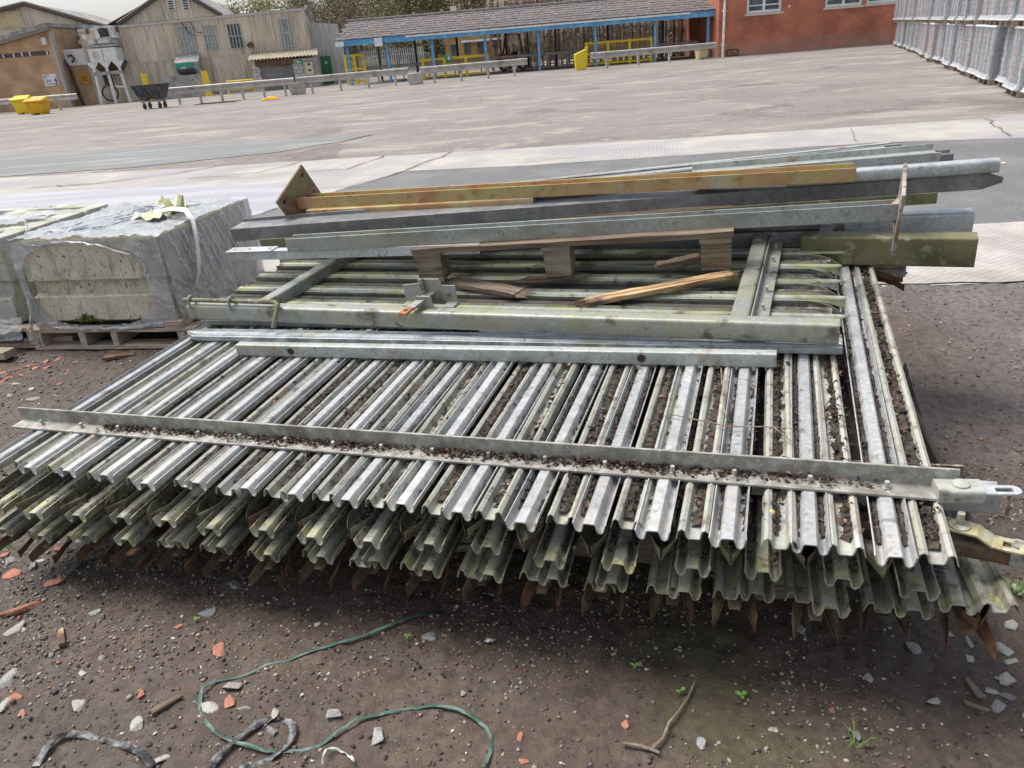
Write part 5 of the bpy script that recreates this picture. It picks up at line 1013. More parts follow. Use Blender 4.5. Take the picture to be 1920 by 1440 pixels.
for k in range(nn + 1):
    xa = x0 - .15 + (x1 - x0 + .25) * k / nn; w_ = .05 * math.sin(k * 2.1); roofv += [(xa, dd - .35, zz0 + .15 + (zz1 - zz0) * .0 + w_), (xa, -.06, zz0 + .55 + w_)]
raw('roof', np.array(roofv), np.array([(2 * k, 2 * k + 2, 2 * k + 3, 2 * k + 1) for k in range(nn)]), PM('mossy roof sheet', (.34, .29, .22), [L((.22, .22, .10), 2, .5, .64), L((.45, .40, .33), 6, .5, .62)], rough=.9), lt_)
def sign_text(parent, txt, size, x, y, z, mat, align='CENTER', name='lettering'):
    cu = bpy.data.curves.new('t', 'FONT'); cu.body = txt; cu.size = size; cu.align_x = align; cu.extrude = .002
    ob = bpy.data.objects.new('t', cu); col.objects.link(ob); dg = bpy.context.evaluated_depsgraph_get(); me = bpy.data.meshes.new_from_object(ob.evaluated_get(dg)); bpy.data.objects.remove(ob)
    o = link(name, me, mat, parent, loc=(x, y, z), rot=(math.pi / 2, 0, 0)); return o
sign_g = PM('green safety sign', (.03, .36, .17), rough=.4)
x0s, x1s, zas, zbs = f.rect(554, 112, 567, 120, dd); sg = thing('exit_sign', 'small green fire exit sign above the shutter', 'sign', f.M); bxp('board', sign_g, sg, x0s, x1s, dd - .03, dd - .005, zas, zbs); bxp('pictogram', white_p, sg, x0s + .08, x0s + .22, dd - .034, dd - .031, zas + .05, zbs - .05); bxp('pictogram', white_p, sg, x1s - .2, x1s - .08, dd - .034, dd - .031, zas + .1, zbs - .1)
x0s, x1s, zas, zbs = f.rect(573, 116, 588, 140, dd); eb = thing('meter_box', 'cream meter box on the lean-to wall', 'box', f.M); bxp('case', PM('cream plastic', (.62, .60, .38), rough=.5), eb, x0s, x1s, dd - .25, dd - .005, zas, zbs, bevel=.02); bxp('flap', black_m, eb, x0s + .15, x0s + .35, dd - .262, dd - .251, zas + .55, zas + .66); bxp('flap', black_m, eb, x0s + .15, x0s + .35, dd - .262, dd - .251, zas + .2, zas + .31)
# green door on the set back wall right of the lean-to
gA_ = wall_at(598, 1.2); gB_ = wall_at(652, 1.2); f2 = Fac(gA_, gB_)
pw = thing('corrugated_building', 'pale corrugated end block with the green door, joining the tiled canopy', 'building', f2.M)
zc_ = f2.xz(620, 62)[1]
for k in range(3): corr_sheet(f2.len / 3 + .02, 0, 'cladding_sheet', corr_pale, pw, k * f2.len / 3, 0, pitch=.12, amp=.02, topz=lambda x: f2.xz(602, 40)[1] - x * .12)
for k in range(4): corr_sheet(1.5, 0, 'side_sheet', corr_pale, pw, k * 1.5, 0, y=f2.len, pitch=.12, amp=.02, topz=lambda x: f2.xz(645, 62)[1], axis='y')
x0, x1, za, zb_ = f2.rect(604, 105, 623, 156); d_ = bxp('door', green_p, pw, x0, x1, -.07, -.03, 0.02, zb_); bxp('notice', white_p, d_, x0 + .25, x0 + .4, -.075, -.071, zb_ * .72, zb_ * .82); bxp('handle', black_m, d_, x1 - .16, x1 - .08, -.10, -.071, zb_ * .45, zb_ * .5)
# --- tan brick office at the left
bA_ = np.array([-36.0, 50.6]); bB_ = wall_at(122, -1.0)
n_ = unit(np.array([bB_[0], bB_[1], 0]) - np.array([bA_[0], bA_[1], 0])); f3 = Fac(bA_, bB_)
tb = thing('brick_building', 'tan brick building with a strip window and sloping roof at the left', 'building', f3.M)
L3 = f3.len; zr = f3.xz(90, 52)[1]; zl = f3.xz(0, 78)[1]; xl0 = f3.xz(0, 78)[0]; slope = (zr - zl) / (L3 - xl0); zz = lambda x: zr - (L3 - x) * slope
MB().prism([(0, 0), (L3, 0), (L3, zr), (0, zz(0))], (0, .0, 0), (0, 6, 0), (1, 0, 0), (0, 0, 1)).build('wall', tan_brick, tb, sharp=0)
MB().prism([(-.5, zz(-.5)), (L3 + .2, zr + .04), (L3 + .2, zr + .26), (-.5, zz(-.5) + .24)], (0, -.35, 0), (0, 6, 0), (1, 0, 0), (0, 0, 1)).build('roof', roof_grey, tb, sharp=0)
MB().prism([(-.5, zz(-.5) - .2), (L3 + .2, zr - .16), (L3 + .2, zr + .03), (-.5, zz(-.5) + -.01)], (0, -.36, 0), (0, -.02, 0), (1, 0, 0), (0, 0, 1)).build('verge_board', PM('grey brown verge', (.25, .2, .16), rough=.8), tb, sharp=0)
xs0, xs1, zs0, zs1 = f3.rect(0, 98, 93, 106); w_ = bxp('strip_window', PM('brown glazing', (.10, .06, .055), rough=.3), tb, xs0 - 2, xs1, -.03, .02, zs0, zs1)
for k in range(5): xa = f3.xz([6, 26, 42, 57, 90][k], 102)[0]; bxp('mullion', white_p, w_, xa - .04, xa + .04, -.06, -.031, zs0, zs1)
bxp('corner_trim', PM('grey trim', (.42, .40, .38), rough=.7), tb, L3 + .001, L3 + .16, -.05, .3, 0, zr - .2)
xx, zx = f3.xz(84, 77); bxp('alarm_box', white_p, tb, xx - .12, xx + .12, -.16, -.002, zx - .2, zx + .2)
xx0, xx1, zz0_, zz1_ = f3.rect(83, 139, 109, 161); sgn = thing('factory_sign', 'white sign reading Main Factory with an arrow on the tan brick wall', 'sign', f3.M @ Matrix.Translation((0, -.02, 0))); W_ = xx1 - xx0; H_ = zz1_ - zz0_
bxp('board', white_p, sgn, xx0, xx1, -.04, -.004, zz0_, zz1_)
txt = PM('blue grey print', (.06, .10, .22), rough=.5); blue_l = PM('blue print', (.04, .13, .42), rough=.5)
sign_text(sgn, 'Main', H_ * .27, xx0 + W_ * .18, -.043, zz0_ + H_ * .36, txt, 'LEFT'); sign_text(sgn, 'Factory', H_ * .27, xx0 + W_ * .18, -.043, zz0_ + H_ * .1, txt, 'LEFT')
for q in (.84, .68): bxp('logo_bar', blue_l, sgn, xx0 + W_ * .06, xx0 + W_ * .2, -.046, -.0405, zz0_ + H_ * q, zz0_ + H_ * (q + .09))
bxp('logo_line', blue_l, sgn, xx0 + W_ * .25, xx0 + W_ * .5, -.046, -.0405, zz0_ + H_ * .82, zz0_ + H_ * .86)
MB().prism([(-.11, 0), (-.04, 0), (-.04, -.24), (.04, -.24), (.04, 0), (.11, 0), (0, .2)], (xx0 + W_ * .87, -.046, zz0_ + H_ * .38), (xx0 + W_ * .87, -.0405, zz0_ + H_ * .38), (1, 0, 0), (0, 0, 1)).build('arrow', txt, sgn, sharp=0)
# --- brick link with white fascia and round sign
lA_ = wall_at(112, .2); lB_ = wall_at(182, .2); f4 = Fac(lA_, lB_); lb = thing('brick_link', 'low brick link wall with a white fascia between the office and the hopper', 'building', f4.M)
zf = f4.xz(140, 123)[1]; zf2 = f4.xz(140, 92)[1]
bxp('wall', tan_brick, lb, 0, f4.len, 0, 4, 0, zf); bxp('fascia', white_p, lb, -.1, f4.len, -.12, 4, zf + .001, zf2)
bxp('upper_wall', PM('cream render', (.56, .47, .30), [L((.42, .34, .21), 2, .5, .64)], rough=.9), lb, 0, f4.len + .8, 2.2, 5, zf2 + .001, f4.xz(140, 70, 2.2)[1]); bxp('parapet', PM('blue grey cladding', (.28, .34, .38), rough=.7), lb, -.2, f4.len + .9, 2.0, 5.2, f4.xz(140, 70, 2.2)[1] + .001, f4.xz(140, 57, 2.2)[1])
xa, zaa = f4.xz(123, 112); MB().tube([(xa - .8, -.25, zaa + .1), (xa, -.25, zaa), (xa + .15, -.25, zaa - .4), (xa + .35, -.25, 0.02)], .07, 8).build('drain_pipe', black_m, lb)
xa, zaa = f4.xz(135, 112); MB().tube([(xa - .1, -.3, zaa + .2), (xa + .15, -.3, zaa + .25), (xa + .25, -.3, zaa), (xa + .05, -.3, zaa - .15)], .06, 8).build('vent_hook', black_m, lb)
xa, zaa = f4.xz(159, 147); rs = thing('round_sign', 'round orange sign on the low brick link wall', 'sign', f4.M); MB().tube([(xa, -.005, zaa), (xa, -.04, zaa)], .36, 24).build('disc', PM('orange sign', (.52, .26, .03), rough=.5), rs)
for q in (-.12, 0, .12): bxp('print_line', PM('dark print', (.16, .07, .02), rough=.6) if q == -.12 else MATS['dark print'], rs, xa - .2, xa + .2, -.045, -.0405, zaa + q - .025, zaa + q + .025)
# --- white hopper on legs
hA = wall_at(167, -1.6); hB = wall_at(222, -1.6); f5 = Fac(hA, hB); hp = thing('hopper', 'white dust hopper standing on splayed steel legs', 'hopper', f5.M)
x0, x1, za, zb_ = f5.rect(167, 93, 219, 117); zb1 = f5.xz(190, 116)[1]; zt_ = f5.xz(190, 90)[1]; xm = (x0 + x1) / 2
bxp('bin', white_p, hp, x0, xm - .02, 0, 2, zb1, zt_); bxp('bin', white_p, hp, xm + .02, x1, 0, 2, zb1, zt_); bxp('access_panel', corr_pale, hp, x0 + .2, xm - .25, -.03, -.001, zb1 + .2, zt_ - .15)
zt2 = f5.xz(190, 62)[1]; bxp('head_box', white_p, hp, x0 + .1, x1 - .2, .3, 1.7, zt_ + .25, zt2 - .3); bxp('head_plate', steel_sheet, hp, x0 - .2, x1 + .1, .2, 1.8, zt_ + .05, zt_ + .2)
for k in range(9): bxp('fitting', [steel_sheet, white_p, rust][k % 3], hp, x0 - .4 + k * .28, x0 - .25 + k * .28, .1, .3, zt_ + .3 + .25 * (k % 3), zt_ + .5 + .3 * (k % 3))
bxp('vent', black_m, hp, x1 - .75, x1 - .2, .2, .29, zt2 - .2, zt2 + .25); bxp('cap', white_p, hp, x0 + .6, x1, .3, 1.6, zt2 - .29, zt2 + .4)
zmid = f5.xz(200, 137)[1]
for x_ in (x0 + .05, xm, x1 - .05):
    for y_ in (.1, 1.9): MB().tube([(x_ + (x_ - xm) * .15, y_, 0), (x_, y_, zmid), (x_, y_, zb1)], .09, 6).build('leg', white_p, hp)
    MB().prism([(-.35, 0), (.35, 0), (0, -.45)], (x_, .05, zb1), (x_, .12, zb1), (1, 0, 0), (0, 0, 1)).build('gusset', white_p, hp)
for y_ in (.05, 1.95): MB().box(x0 - .15, x1 + .15, y_ - .06, y_ + .06, zmid - .09, zmid + .09).build('cross_beam', steel_sheet, hp)
MB().tube([(xm + .2, .1, zmid * .55), (x1 + .1, .1, zmid * .5)], .05, 6).build('brace', white_p, hp)
for xc in (x0 + (xm - x0) / 2, xm + (x1 - xm) / 2): MB().add([(xc - .5, .2, zb1 - .01), (xc + .5, .2, zb1 - .01), (xc + .5, 1.8, zb1 - .01), (xc - .5, 1.8, zb1 - .01), (xc - .12, .9, zb1 - .75), (xc + .12, .9, zb1 - .75), (xc + .12, 1.1, zb1 - .75), (xc - .12, 1.1, zb1 - .75)], [(0, 1, 5, 4), (1, 2, 6, 5), (2, 3, 7, 6), (3, 0, 4, 7), (4, 5, 6, 7)]).build('cone', rust, hp)
for k in range(2): bxp('machine_box', black_m, hp, x0 + .3, xm - .15, .5, 1.2, 1.0 + k * 1.0, 1.7 + k * .9)
MB().tube([(x0 + .5 + .45 * math.cos(a), .4, .6 + .45 * math.sin(a)) for a in np.linspace(0, 6.28, 18)], .05, 6).build('hand_wheel', black_m, hp)
# --- big shed behind with louvred gable, a second one at the left, a white roof behind
def gable(label, name, plane_off, pts, wall, roofm, depth=30, extra=None):
    a = wall_at(pts[0][0], plane_off); b = wall_at(pts[2][0], plane_off); ff = Fac(a, b); t = thing(name, label, 'building', ff.M)
    P = [ff.xz(*p) for p in pts]
    MB().prism([(P[0][0], 0), (P[2][0], 0), P[2], P[1], P[0]], (0, 0, 0), (0, .2, 0), (1, 0, 0), (0, 0, 1)).build('gable_wall', wall, t, sharp=0)
    n = int((P[2][0] - P[0][0]) / 1.0)
    for k in range(n):
        def tz(x): return float(np.interp(x, [q[0] for q in P], [q[1] for q in P])) - .02
        corr_sheet((P[2][0] - P[0][0]) / n, 0, 'cladding_sheet', wall, t, P[0][0] + k * (P[2][0] - P[0][0]) / n, 0, y=-.05, topz=tz)
    for (u, v) in ((P[0], P[1]), (P[1], P[2])):
        MB().add([(u[0], -.4, u[1] + .05), (v[0], -.4, v[1] + .05), (v[0], depth, v[1] + .05), (u[0], depth, u[1] + .05)], [(0, 1, 2, 3)]).build('roof_slope', roofm, t, sharp=0)
        MB().tube([(u[0], -.42, u[1] + .02), (v[0], -.42, v[1] + .02)], .16, 6).build('verge', PM('dark verge', (.10, .085, .075), rough=.8) if 'dark verge' not in MATS else MATS['dark verge'], t)
    return t, ff, P
t, ff, P = gable('large corrugated shed with a louvred gable behind the tan shed', 'gable_shed', 9, [(225, 46), (325, -24), (418, 30)], corr, roof_grey)
for r in ((313, -8, 328, 18), (340, -10, 355, 18)):
    x0, x1, za, zb_ = ff.rect(*r); lv = MB().box(x0, x1, -.16, -.09, za, zb_).build('louvre_window', white_p, t)
    for k in range(6): z_ = za + (zb_ - za) * (k + .2) / 6; MB().box(x0 + .1, x1 - .1, -.2, -.161, z_, z_ + (zb_ - za) / 12).build('louvre', black_m, lv)
# its long roof slope towards the left
sl = wall_at(60, 9); xr, zr_ = ff.xz(325, -24); x_l, z_l = ff.xz(200, 48)
MB().add([(xr, -.3, zr_), (x_l, -.3, z_l), (x_l - 9, 26, z_l + .4), (xr - 9, 26, zr_ + .4)], [(0, 1, 2, 3)]).build('roof_slope', roof_grey, t, sharp=0)
t2_, ff2, P2 = gable('older corrugated shed with a low gable behind the brick office', 'gable_shed', 6.5, [(-70, 38), (50, 8), (205, 52)], corr, roof_grey, depth=12)
x0, x1, za, zb_ = ff2.rect(-40, 22, 45, 55); bxp('render_panel', MATS['cream render'], t2_, x0, x1, -.12, -.085, za, zb_)
a = wall_at(395, 26); b = wall_at(540, 26); ff = Fac(a, b); t = thing('white_shed', 'low white roofed shed behind the corrugated buildings', 'building', ff.M)
xa, zaa = ff.xz(405, 20); xb, zbb = ff.xz(525, 12); MB().prism([(xa, 0), (xb, 0), (xb, zbb - 1.0), (xa, zbb - 1.0)], (0, 0, 0), (0, 10, 0), (1, 0, 0), (0, 0, 1)).build('wall', white_p, t, sharp=0)
MB().add([(xa - .5, -.3, zbb - 1.0), (xb + 2.5, -.3, zbb - 1.0), (xb - .8, 7, zbb + .2), (xa, 7, zbb + .2)], [(0, 1, 2, 3)]).build('roof', white_p, t, sharp=0)
# --- red brick building at the right
rA = np.array(gp(1345, 108)); rB = np.array([rA[0] + 13.5, rA[1] - .1]); f6 = Fac(rA, rB); rb = thing('brick_building', 'red brick building with white framed windows at the right', 'building', f6.M)
wz = []
wins = [(1401, -18, 1466, 24), (1549, -30, 1618, 12), (1627, -36, 1700, 5)]
WR = [f6.rect(*w) for w in wins]
mb = MB(); cuts = sorted(WR); xcur = 0
for (a0, a1, b0, b1) in cuts:
    mb.box(xcur, a0, 0, .3, 0, 4.6); mb.box(a0, a1, 0, .3, 0, b0); mb.box(a0, a1, 0, .3, b1, 4.6); xcur = a1
mb.box(xcur, f6.len, 0, .3, 0, 4.6); mb.box(.0, .3, .301, 9, 0, 4.6); mb.build('wall', red_brick, rb, sharp=0)
MB().box(-.3, f6.len, -.3, 9, 4.601, 4.9).build('roof', roof_grey, rb)
for (a0, a1, b0, b1) in WR:
    w = MB().box(a0 + .02, a1 - .02, .12, .14, b0 + .02, b1 - .02).build('window', glass_d, rb)
    for xa in (a0 + .06, (a0 + a1) / 2, a1 - .06): bxp('mullion', white_p, w, xa - .07, xa + .07, .05, .118, b0, b1)
    for za in (b0 + .08, b0 + (b1 - b0) * .36, b1 - .08): bxp('glazing_bar', white_p, w, a0, a1, .048, .116, za - (.07 if za != b0 + (b1 - b0) * .36 else .03), za + (.07 if za != b0 + (b1 - b0) * .36 else .03))
    bxp('sill', PM('stone sill', (.6, .55, .45), rough=.8) if 'stone sill' not in MATS else MATS['stone sill'], rb, a0 - .1, a1 + .1, -.08, .1, b0 - .1, b0 - .002)
xa = f6.xz(1356, 60)[0]; MB().tube([(xa, -.1, 0.0), (xa, -.1, 4.6)], .07, 10).build('down_pipe', white_p, rb)
for z_ in (.6, 2.3): bxp('pipe_bracket', white_p, rb, xa - .12, xa + .12, -.05, -.001, z_, z_ + .08)
x0, x1, za, zb_ = f6.rect(1362, 92, 1384, 107); hf_ = MB()
for (p, q, r, s) in ((x0, x1, .02, .08), (x0, x1, zb_ - .06, zb_), (x0, x0 + .06, .081, zb_ - .061), (x1 - .06, x1, .081, zb_ - .061)): hf_.box(p, q, -.05, -.002, r, s)
hf_.build('hatch_frame', rust, rb); MB().tube([(x0 + .2, -.04, .2), (x1 - .2, -.04, zb_ - .2)], .03, 5).build('hatch_bar', rust, rb)
xa, za = f6.xz(1480, 12); bxp('air_brick', white_p, rb, xa - .05, xa + .05, -.02, -.001, za - .05, za + .05)
# soot mark near the packs
# --- tiled canopy on blue posts
qA = np.array([*gz(648, 158)[:2]]); 
cl_ = Fac(wall_at(640, -4.9) if False else np.array(gp(657, 160)), np.array(gp(1326, 107.5)) + np.array([0, -.6])); cn = thing('canopy', 'long brown tiled canopy roof carried on pale blue posts', 'canopy', cl_.M)
ze = cl_.xz(1010, 50)[1]; Lc = cl_.len; x_s = cl_.xz(638, 88)[0]; x_e = Lc + .75
for px in (652, 727, 812, 911, 1011, 1117, 1228, 1326):
    xa = cl_.xz(px, 100)[0]; bxp('post', blue_p, cn, xa - .07, xa + .07, -.07, .07, 0, ze - .2)
    bxp('rear_post', navy_p, cn, xa + .9, xa + 1.03, 4.0, 4.13, 0, ze + .3)
bxp('fascia', blue_p, cn, x_s, x_e, -.35, -.27, ze - .2, ze + .12); bxp('gutter', white_p, cn, x_s + 4.0, x_e - 2, -.44, -.36, ze + .0, ze + .1)
nrow = 8; run = 3.4; rise = 1.05
tm = MB().box(0, x_e - x_s + .4, 0, run / nrow + .06, 0, .045).mesh('tile_course', 0); tm.materials.append(tile_m)
# tiles: each course a row of slightly uneven tiles
def course(seed):
    r = random.Random(seed); mb = MB(); x_ = 0; wt = .33
    while x_ < x_e - x_s + .3:
        dz = r.uniform(-.008, .010); mb.box(x_, x_ + wt - .012, r.uniform(-.012, .012), run / nrow + .05, dz, dz + .045); x_ += wt
    me = mb.mesh('tile_course', 0); me.materials.append(tile_m); return me
cs = [course(k) for k in range(3)]; sl_ = math.atan2(rise, run)
for k in range(nrow): link('tile_course', cs[k % 3], None, cn, loc=(x_s - .15 + .16 * (k % 2), -.42 + run * k / nrow, ze + .12 + rise * k / nrow), rot=(sl_ - .05, 0, 0))
MB().add([(x_s, -.3, ze + .08), (x_e, -.3, ze + .08), (x_e, run - .4, ze + .08 + rise), (x_s, run - .4, ze + .08 + rise), (x_s, 5.8, ze + .1), (x_e, 5.8, ze + .1)], [(0, 1, 2, 3), (3, 2, 5, 4)]).build('roof_deck', navy_p, cn, sharp=0)
MB().tube([(x_s - .2, run - .42, ze + .16 + rise), (x_e, run - .42, ze + .16 + rise)], .10, 8).build('ridge', tile_m, cn)
xf = cl_.xz(714, 78)[0]; bxp('flood_light', white_p, cn, xf - .25, xf + .2, -.6, -.46, ze - .35, ze + .1); xf = cl_.xz(640, 85)[0]; bxp('flood_light', white_p, cn, xf - .2, xf + .3, -.6, -.46, ze - .2, ze + .05)
# --- yellow mesh fences
def mesh_fence(label, px0, px1, ytop, ybase, off, n=2, tall=None):
    a = cl_.xz(px0, 110, off)[0]; b = cl_.xz(px1, 110, off)[0]; zt = cl_.xz((px0 + px1) / 2, ytop, off)[1]; t = thing('mesh_fence', label, 'mesh fence', cl_.M, 'yellow mesh guards under the canopy')
    for k in range(n + 1): x_ = a + (b - a) * k / n; bxp('post', yellow_p, t, x_ - .075, x_ + .075, off - .05, off + .05, 0, zt + .05)
    for k in range(n):
        x_ = a + (b - a) * k / n + .076; xe = a + (b - a) * (k + 1) / n - .076
        for z_ in (.12, zt * .52, zt - .03): bxp('rail', yellow_p, t, x_, xe, off - .025, off + .025, z_ - .055, z_ + .055)
        mb = MB()
        for q in np.arange(x_ + .06, xe, .07): mb.box(q - .006, q + .006, off + .026, off + .036, .1, zt)
        for q in np.arange(.15, zt, .10): mb.box(x_, xe, off + .037, off + .046, q - .006, q + .006)
        mb.build('mesh', PM('ochre mesh wire', (.48, .30, .04), rough=.6) if 'ochre mesh wire' not in MATS else MATS['ochre mesh wire'], t)
mesh_fence('tall yellow mesh guard beside the green door', 647, 682, 103, 150, 1.2, 2)
mesh_fence('yellow mesh gates left of the middle, with a green notice', 792, 914, 107, 145, .55, 3)
mesh_fence('yellow mesh fence in front of the right pallet stacks', 1100, 1221, 76, 128, .7, 3)
xa, za = cl_.xz(842, 109, .5); sg = thing('safety_notice', 'small green notice on the left yellow mesh gates', 'sign', cl_.M); bxp('board', sign_g, sg, xa - .2, xa + .2, .40, .42, za - .14, za + .14); bxp('print', white_p, sg, xa - .06, xa + .07, .394, .399, za - .08, za + .08)
def grit_bin(label, px, py, w, mat, h=.75, rz=0, off=0):
    P = gz(px, py); t = thing('grit_bin', label, 'grit bin', at(P[0], P[1], 0, rz), 'plastic grit bins')
    MB().add([(-w / 2 * .82, 0, .06), (w / 2 * .82, 0, .06), (w / 2 * .82, .5, .06), (-w / 2 * .82, .5, .06), (-w / 2, -.1, h * .72), (w / 2, -.1, h * .72), (w / 2, .62, h * .72), (-w / 2, .62, h * .72)], [(3, 2, 1, 0), (0, 1, 5, 4), (1, 2, 6, 5), (2, 3, 7, 6), (3, 0, 4, 7), (4, 5, 6, 7)]).build('tub', mat, t, bevel=.03)
    MB().add([(-w / 2 - .05, -.17, h * .72 + .001), (w / 2 + .05, -.17, h * .72 + .001), (w / 2 + .05, .66, h * .72 + .001), (-w / 2 - .05, .66, h * .72 + .001), (-w / 2 - .05, -.17, h * .82), (w / 2 + .05, -.17, h * .82), (w / 2 * .9, .5, h), (-w / 2 * .9, .5, h)], [(3, 2, 1, 0), (0, 1, 5, 4), (1, 2, 6, 5), (2, 3, 7, 6), (3, 0, 4, 7), (4, 5, 6, 7)]).build('lid', mat, t, bevel=.02)
    for x_ in (-w * .28, w * .28): bxp('foot', mat, t, x_ - .1, x_ + .1, .02, .45, 0, .059)
amber = PM('amber plastic', (.78, .42, .02), [L((.6, .3, .02), 3, .5, .64)], rough=.5)
grit_bin('amber grit bin, the right one of the pair by the brick office', 71, 215, .95, amber, .85, -.1); grit_bin('yellow grit bin, the left one of the pair by the brick office', 45, 214, .85, yellow_p, .95, .1)
grit_bin('pale yellow grit bin under the end of the right crash barrier', 1317, 111, .62, PM('pale yellow plastic', (.66, .56, .25), rough=.5), .7); 
P = gz(1091, 131); yb = thing('yellow_chute', 'bright yellow slanted steel hopper bin beside the right mesh fence', 'bin', at(P[0], P[1], 0)); MB().prism([(-.3, 0), (.25, 0), (.36, 1.05), (-.36, .78)], (0, 0, 0), (0, .5, 0), (1, 0, 0), (0, 0, 1)).build('tub', yellow_p, yb, bevel=.02); bxp('lip', yellow_p, yb, .26, .40, -.02, .52, 1.06, 1.1)
# --- black tipping skip on castors
P = gz(291, 203); sk = thing('tipping_skip', 'small black tipping skip on castors standing in the yard', 'skip', at(P[0], P[1], 0, -.1))
MB().add([(-.5, -.3, .42), (.5, -.3, .42), (.5, .4, .42), (-.5, .4, .42), (-.72, -.45, 1.05), (.72, -.45, 1.05), (.72, .55, 1.05), (-.72, .55, 1.05)], [(3, 2, 1, 0), (0, 1, 5, 4), (1, 2, 6, 5), (2, 3, 7, 6), (3, 0, 4, 7)]).build('tub', black_m, sk, bevel=.01)
MB().box(-.5, .5, -.28, .38, .30, .36).build('chassis', steel_sheet, sk); bxp('rocker', steel_sheet, sk, -.4, -.3, -.2, .3, .361, .419); bxp('rocker', steel_sheet, sk, .3, .4, -.2, .3, .361, .419)
for x_ in (-.38, .38):
    for y_ in (-.2, .3): w_ = MB().tube([(x_ - .04, y_, .12), (x_ + .04, y_, .12)], .12, 14).build('castor', black_m, sk); bxp('fork', steel_sheet, sk, x_ - .06, x_ + .06, y_ - .02, y_ + .02, .2, .299)
P = gz(505, 188); o = MB().add([(-.45, 0, .0), (.3, -.1, .0), (.5, .3, 0), (-.3, .4, 0), (-.3, .05, .10), (.15, .0, .17), (.3, .25, .12), (-.2, .3, .08)], [(3, 2, 1, 0), (0, 1, 5, 4), (1, 2, 6, 5), (2, 3, 7, 6), (3, 0, 4, 7), (4, 5, 6, 7)]).build('crushed_bin', amber, bevel=.03); o.location = P; tag(o, 'crushed amber plastic lump lying before the corrugated shed', 'plastic lump')
P = gz(408, 193); gr = thing('floor_grating', 'dark drain grating in the ground before the corrugated shed', 'grating', at(P[0], P[1], .002)); 
for k in range(9): bxp('bar', black_m, gr, -.9 + k * .2, -.8 + k * .2, -.35, .35, 0, .02)
bxp('frame', rust, gr, -1, 1, -.42, -.36, 0, .03); bxp('frame', rust, gr, -1, 1, .36, .42, 0, .03)
# --- stacks of pallets behind the canopy
pm_ = MB(); PW, PD, PH = 1.15, 1.0, .172
for x_ in (-PW / 2, -.07, PW / 2 - .14):
    for y_ in (0, PD - .12): pm_.box(x_, x_ + .14, y_, y_ + .12, .022, PH - .046)
for k in range(4): pm_.box(-PW / 2, PW / 2, k * .29, k * .29 + .13, PH - .022, PH - .002)
for x_ in (-PW / 2, -.07, PW / 2 - .14): pm_.box(x_, x_ + .14, .001, PD, PH - .0455, PH - .0225); pm_.box(x_, x_ + .14, .001, PD, 0, .0215)
pme = pm_.mesh('stacked_pallet', 0); pme.materials.append(PM('mixed pallet timber', (.60, .47, .36), [L((.74, .64, .53), 1.5, .45, .6), L((.26, .18, .13), 2.2, .56, .66)], rough=.9, rvar=.4))
xst = [cl_.xz(px, 100, 6.5)[0] for px in (935, 968, 1003, 1040, 1077, 1115, 1152, 1190, 1230, 1268, 1306, 1342)]
cnt = 0
for j, x_ in enumerate(xst):
    nh_ = 25
    for k in range(nh_):
        o = link('stacked_pallet', pme, None); o.matrix_world = cl_.M @ Matrix.Translation((x_ + rng.normal(0, .02), 6.5 + (j % 3) * .25 + rng.normal(0, .02), k * PH)) @ Matrix.Rotation(rng.normal(0, .012), 4, 'Z')
        tag(o, 'brown pallet, %s from the ground in the %s tall stack behind the canopy' % (NUMS[k], ['first', 'second', 'third', 'fourth', 'fifth', 'sixth', 'seventh', 'eighth', 'ninth', 'tenth', 'eleventh', 'last'][j]), 'pallet', 'pallets of the %s tall stack behind the canopy' % ['first', 'second', 'third', 'fourth', 'fifth', 'sixth', 'seventh', 'eighth', 'ninth', 'tenth', 'eleventh', 'last'][j])
# a further row, told apart no more
V0 = np.array([v.co[:] for v in pme.vertices]); F0 = np.array([p.vertices[:] for p in pme.polygons]); VV = []; FF = []; off_ = 0
Mr_ = np.array(cl_.M)
for j in range(11):
    for k in range(27):
        v = V0 + np.array([xst[0] + .7 + j * 1.33, 8.4, k * PH]); v = v @ Mr_[:3, :3].T + Mr_[:3, 3]; VV.append(v); FF.append(F0 + off_); off_ += len(v)
stuff(raw('far_pallet_stacks', np.concatenate(VV), np.concatenate(FF), pme.materials[0], smooth=False), 'rear rows of stacked pallets rising behind the canopy roof', 'pallets')
# --- roller conveyor along the canopy
cvx0 = cl_.xz(655, 100, 2.4)[0]; cv = thing('conveyor', 'long grey roller conveyor running under the canopy', 'conveyor', cl_.M)
for y_ in (2.2, 2.9): bxp('side_beam', steel_sheet, cv, cvx0, Lc - .3, y_, y_ + .06, .78, .92)
for k in range(14): x_ = cvx0 + (Lc - cvx0 - .6) * k / 13; bxp('leg', steel_sheet, cv, x_, x_ + .07, 2.22, 2.28, 0, .779); 
mb = MB()
for k in range(70): x_ = cvx0 + .1 + (Lc - cvx0 - .6) * k / 70; mb.tube([(x_, 2.261, .85), (x_, 2.899, .85)], .035, 6)
mb.build('rollers', steel_sheet, cv)
